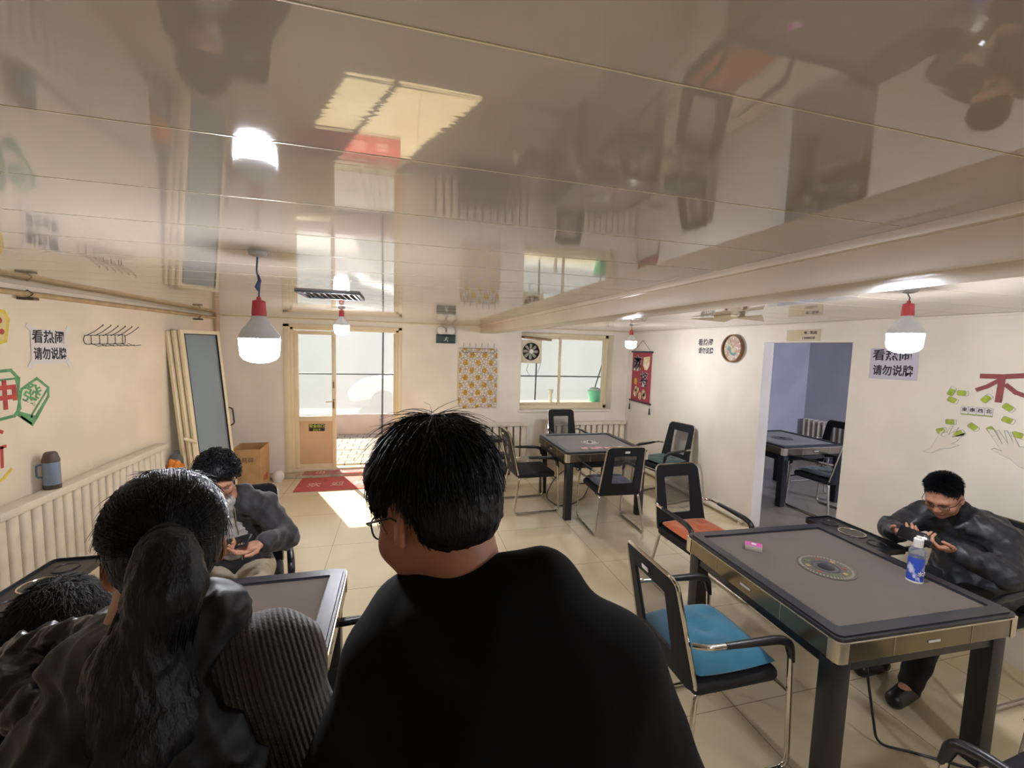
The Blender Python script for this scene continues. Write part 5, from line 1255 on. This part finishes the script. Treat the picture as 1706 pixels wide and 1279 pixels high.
t4, inv4, add4 = person('boy with curly black hair in a dark jacket looking down at a phone', J4, H4, dict(skin=m_skin, jacket=m_dkjkt, trousers=m_cream, shoes=m_shoe), h=.005, jacket_g=.028, hands=[hR, hL], wseed=41, h_cloth=.008, cut=.86, jwr=(.005, 38), jextra=[cone((-.98, 2.70, 1.06), (-.87, 2.68, 1.06), .035, .035, .03), cone((-.87, 2.68, 1.06), (-.84, 2.60, .99), .034, .022, .03), cone((-1.0, 2.69, 1.05), (-1.0, 2.60, .99), .034, .022, .03), ell((-.93, 2.58, .86), (.035, .05, .16), None, .03, -1)])
add4(sdf_mesh([ell((-.93, 2.70, .84), (.12, .095, .2), None, .03), cone((-.93, 2.64, .98), (-.94, 2.60, 1.03), .055, .05, .02)], .008, 'fleece', wrinkles(.003, 60, 2)), 'fleece', m_shirt)
d_ = V3(J4['wl']) - V3(J4['el']); c0 = V3(J4['el']) + d_ * .84; c1 = V3(J4['el']) + d_ * .93
add4(sdf_mesh([cone(c0, c1, .037, .036, .01)], .004, 'cuff'), 'cuff', mat('pale_cuff', '8f9a98', .9, bump=.3, bscale=200))
mb = MB().tube([inv4 @ Vector(p) for p in ((-.885, 2.575, 1.02), (-.885, 2.60, .9), (-.88, 2.63, .78), (-.88, 2.66, .66))], .004, 6); mb.build('zip', m_chrome, t4)
facial(H4, t4, inv4)
hair_cap(H4, t4, add4, r=(.086, .106, .1), extra=[H4.e((0, .045, .085), (.068, .045, .045), .03)])
rs = np.random.RandomState(6); lines = []
while len(lines) < 750:
    d = rs.normal(size=3); d /= np.linalg.norm(d); p = V3(0, -.012, .045) + d * V3(.086, .107, .099)
    if p[2] < -.03 + max(0, p[1] + .02) * 1.25 or (p[1] > .06 and p[2] < .06): continue
    nn = d / V3(.086, .107, .099); nn /= np.linalg.norm(nn); u = np.cross(nn, rs.normal(size=3)); u /= np.linalg.norm(u); w_ = np.cross(nn, u); r = rs.uniform(.008, .017); n_ = rs.randint(9, 16); sp = rs.uniform(.0015, .0035); ph = rs.uniform(0, 6)
    dr = u * rs.uniform(-.002, .002) + nn * .0003
    lines.append([H4.p(*(p + nn * (.004 + r * .9 + r * .8 * math.sin(i * .75 + ph)) + u * (r * math.cos(i * .75 + ph)) + w_ * sp * (i - n_ / 2) + dr * i)) for i in range(n_)])
o = strands('curls', lines, .0022, .0012, m_hair, t4); o.data.transform(inv4)
# --- man in the leather jacket at right
m_leather = mat('black_leather', '22242a', .45, bump=.12, bscale=28, var=.15, vscale=10)
H5 = Head((3.205, 1.775, 1.095), math.radians(100), math.radians(33), 0, 1.0)
J5 = dict(pelvis=(3.40, 1.70, .555), chest=(3.42, 1.71, .82), neck=(3.31, 1.745, .985), sr=(3.33, 1.945, .90), sl=(3.33, 1.52, .90),
          er=(3.16, 2.0, .79), el=(3.13, 1.42, .79), wr=(2.95, 1.83, .86), wl=(3.0, 1.585, .86), hr=(3.36, 1.80, .53), hl=(3.36, 1.62, .53),
          kr=(2.97, 1.87, .51), kl=(2.97, 1.60, .51), ar=(2.86, 1.80, .1), al=(2.80, 1.60, .1), tr=(2.72, 1.80, .038), tl=(2.66, 1.58, .038))
hR5 = hand((2.95, 1.83, .86), (-.45, -.8, .2), (.25, -.1, .9), 1, .8)
hL5 = hand((3.0, 1.585, .86), (-.8, .55, .1), (.3, .2, .9), -1, .75)
R5 = Euler((0, 0, 0)).to_matrix()
t5, inv5, add5 = person('seated man in a black leather jacket and glasses by the right wall', J5, H5, dict(skin=m_skin, jacket=m_leather, trousers=m_trou, shoes=m_shoe), h=.005, jacket_g=.034, hands=[hR5, hL5], wseed=51, h_cloth=.008, cut=.88, broad=1.15, depth=1.1, jwr=(.007, 30), full=1.08,
    jextra=[cone((3.36, 1.66, 1.0), (3.28, 1.66, .99), .03, .026, .02), cone((3.36, 1.66, 1.0), (3.38, 1.76, 1.01), .03, .03, .02), cone((3.38, 1.76, 1.01), (3.31, 1.84, .99), .03, .026, .02), cone((3.28, 1.66, .99), (3.215, 1.70, .93), .024, .016, .02)])
for yy in (1.63,): pass
add5(sdf_mesh([cone((3.325, 1.745, .955), (3.295, 1.75, 1.02), .07, .062, .02)], .005, 'shirt_collar', wrinkles(.002, 60, 3)), 'shirt_collar', m_trou)
glasses(H5, t5, inv5, m_frame, m_lens); facial(H5, t5, inv5)
hair_cap(H5, t5, add5, r=(.0775, .0965, .091), c=(0, -.016, .045), extra=[], cuts=[H5.e((0, .11, .035), (.09, .06, .077), .01, -1)], m=mat('short_black_hair', '0a0a0c', .9))
st = H5.hairline(4200, rad=(.076, .095, .092), c=(0, -.014, .046), seed=33, ln=.02, lift=.003, jit=.7, zmin=.075, ymax=.3, spike=.8, front=.0, slope=.28)
o = strands('hair_strands', st, .0013, .0004, m_hair, t5); o.data.transform(inv5)
st = H5.hairline(2800, rad=(.079, .099, .096), c=(0, -.016, .046), seed=34, ln=.018, lift=.004, jit=.5, zmin=-.03, ymax=.3, front=.0, spike=.15)
o = strands('side_hair', st, .001, .0004, m_hair, t5); o.data.transform(inv5)
# chest pocket and zip of the leather jacket
# phones
def phone(c, up, right, label, m=m_black):
    u = Vector(up).normalized(); r = Vector(right); r = (r - u * r.dot(u)).normalized(); n = r.cross(u)
    t = empty('smartphone', c, 0, label, 'phone', None); Mx = basis(r, u, n, (0, 0, 0))
    MB().box((0, 0, 0), (.074, .155, .008), .0035, M=Mx).build('phone_body', m, t)
    MB().box((0, 0, .0046), (.069, .148, .0008), .0003, M=Mx).build('screen', mat('dark_screen', '0b0d14', .08), t)
    for k in range(2): MB().lathe([(0, -.004), (.007, -.004), (.007, -.0055), (.0045, -.006), (0, -.006)], c=(0, 0, 0), seg=16, M=Mx @ Matrix.Translation((-.02, .055 - .018 * k, 0))).build('camera_lens', m_chrome, t)
    return t
phone((-.822, 2.375, .885), (.82, -.15, .25), (0.1, .75, .45), 'dark smartphone held by the boy in both hands')
phone((2.875, 1.70, .905), (-.25, .93, .08), (.55, .1, .75), 'black smartphone held by the man in the leather jacket')
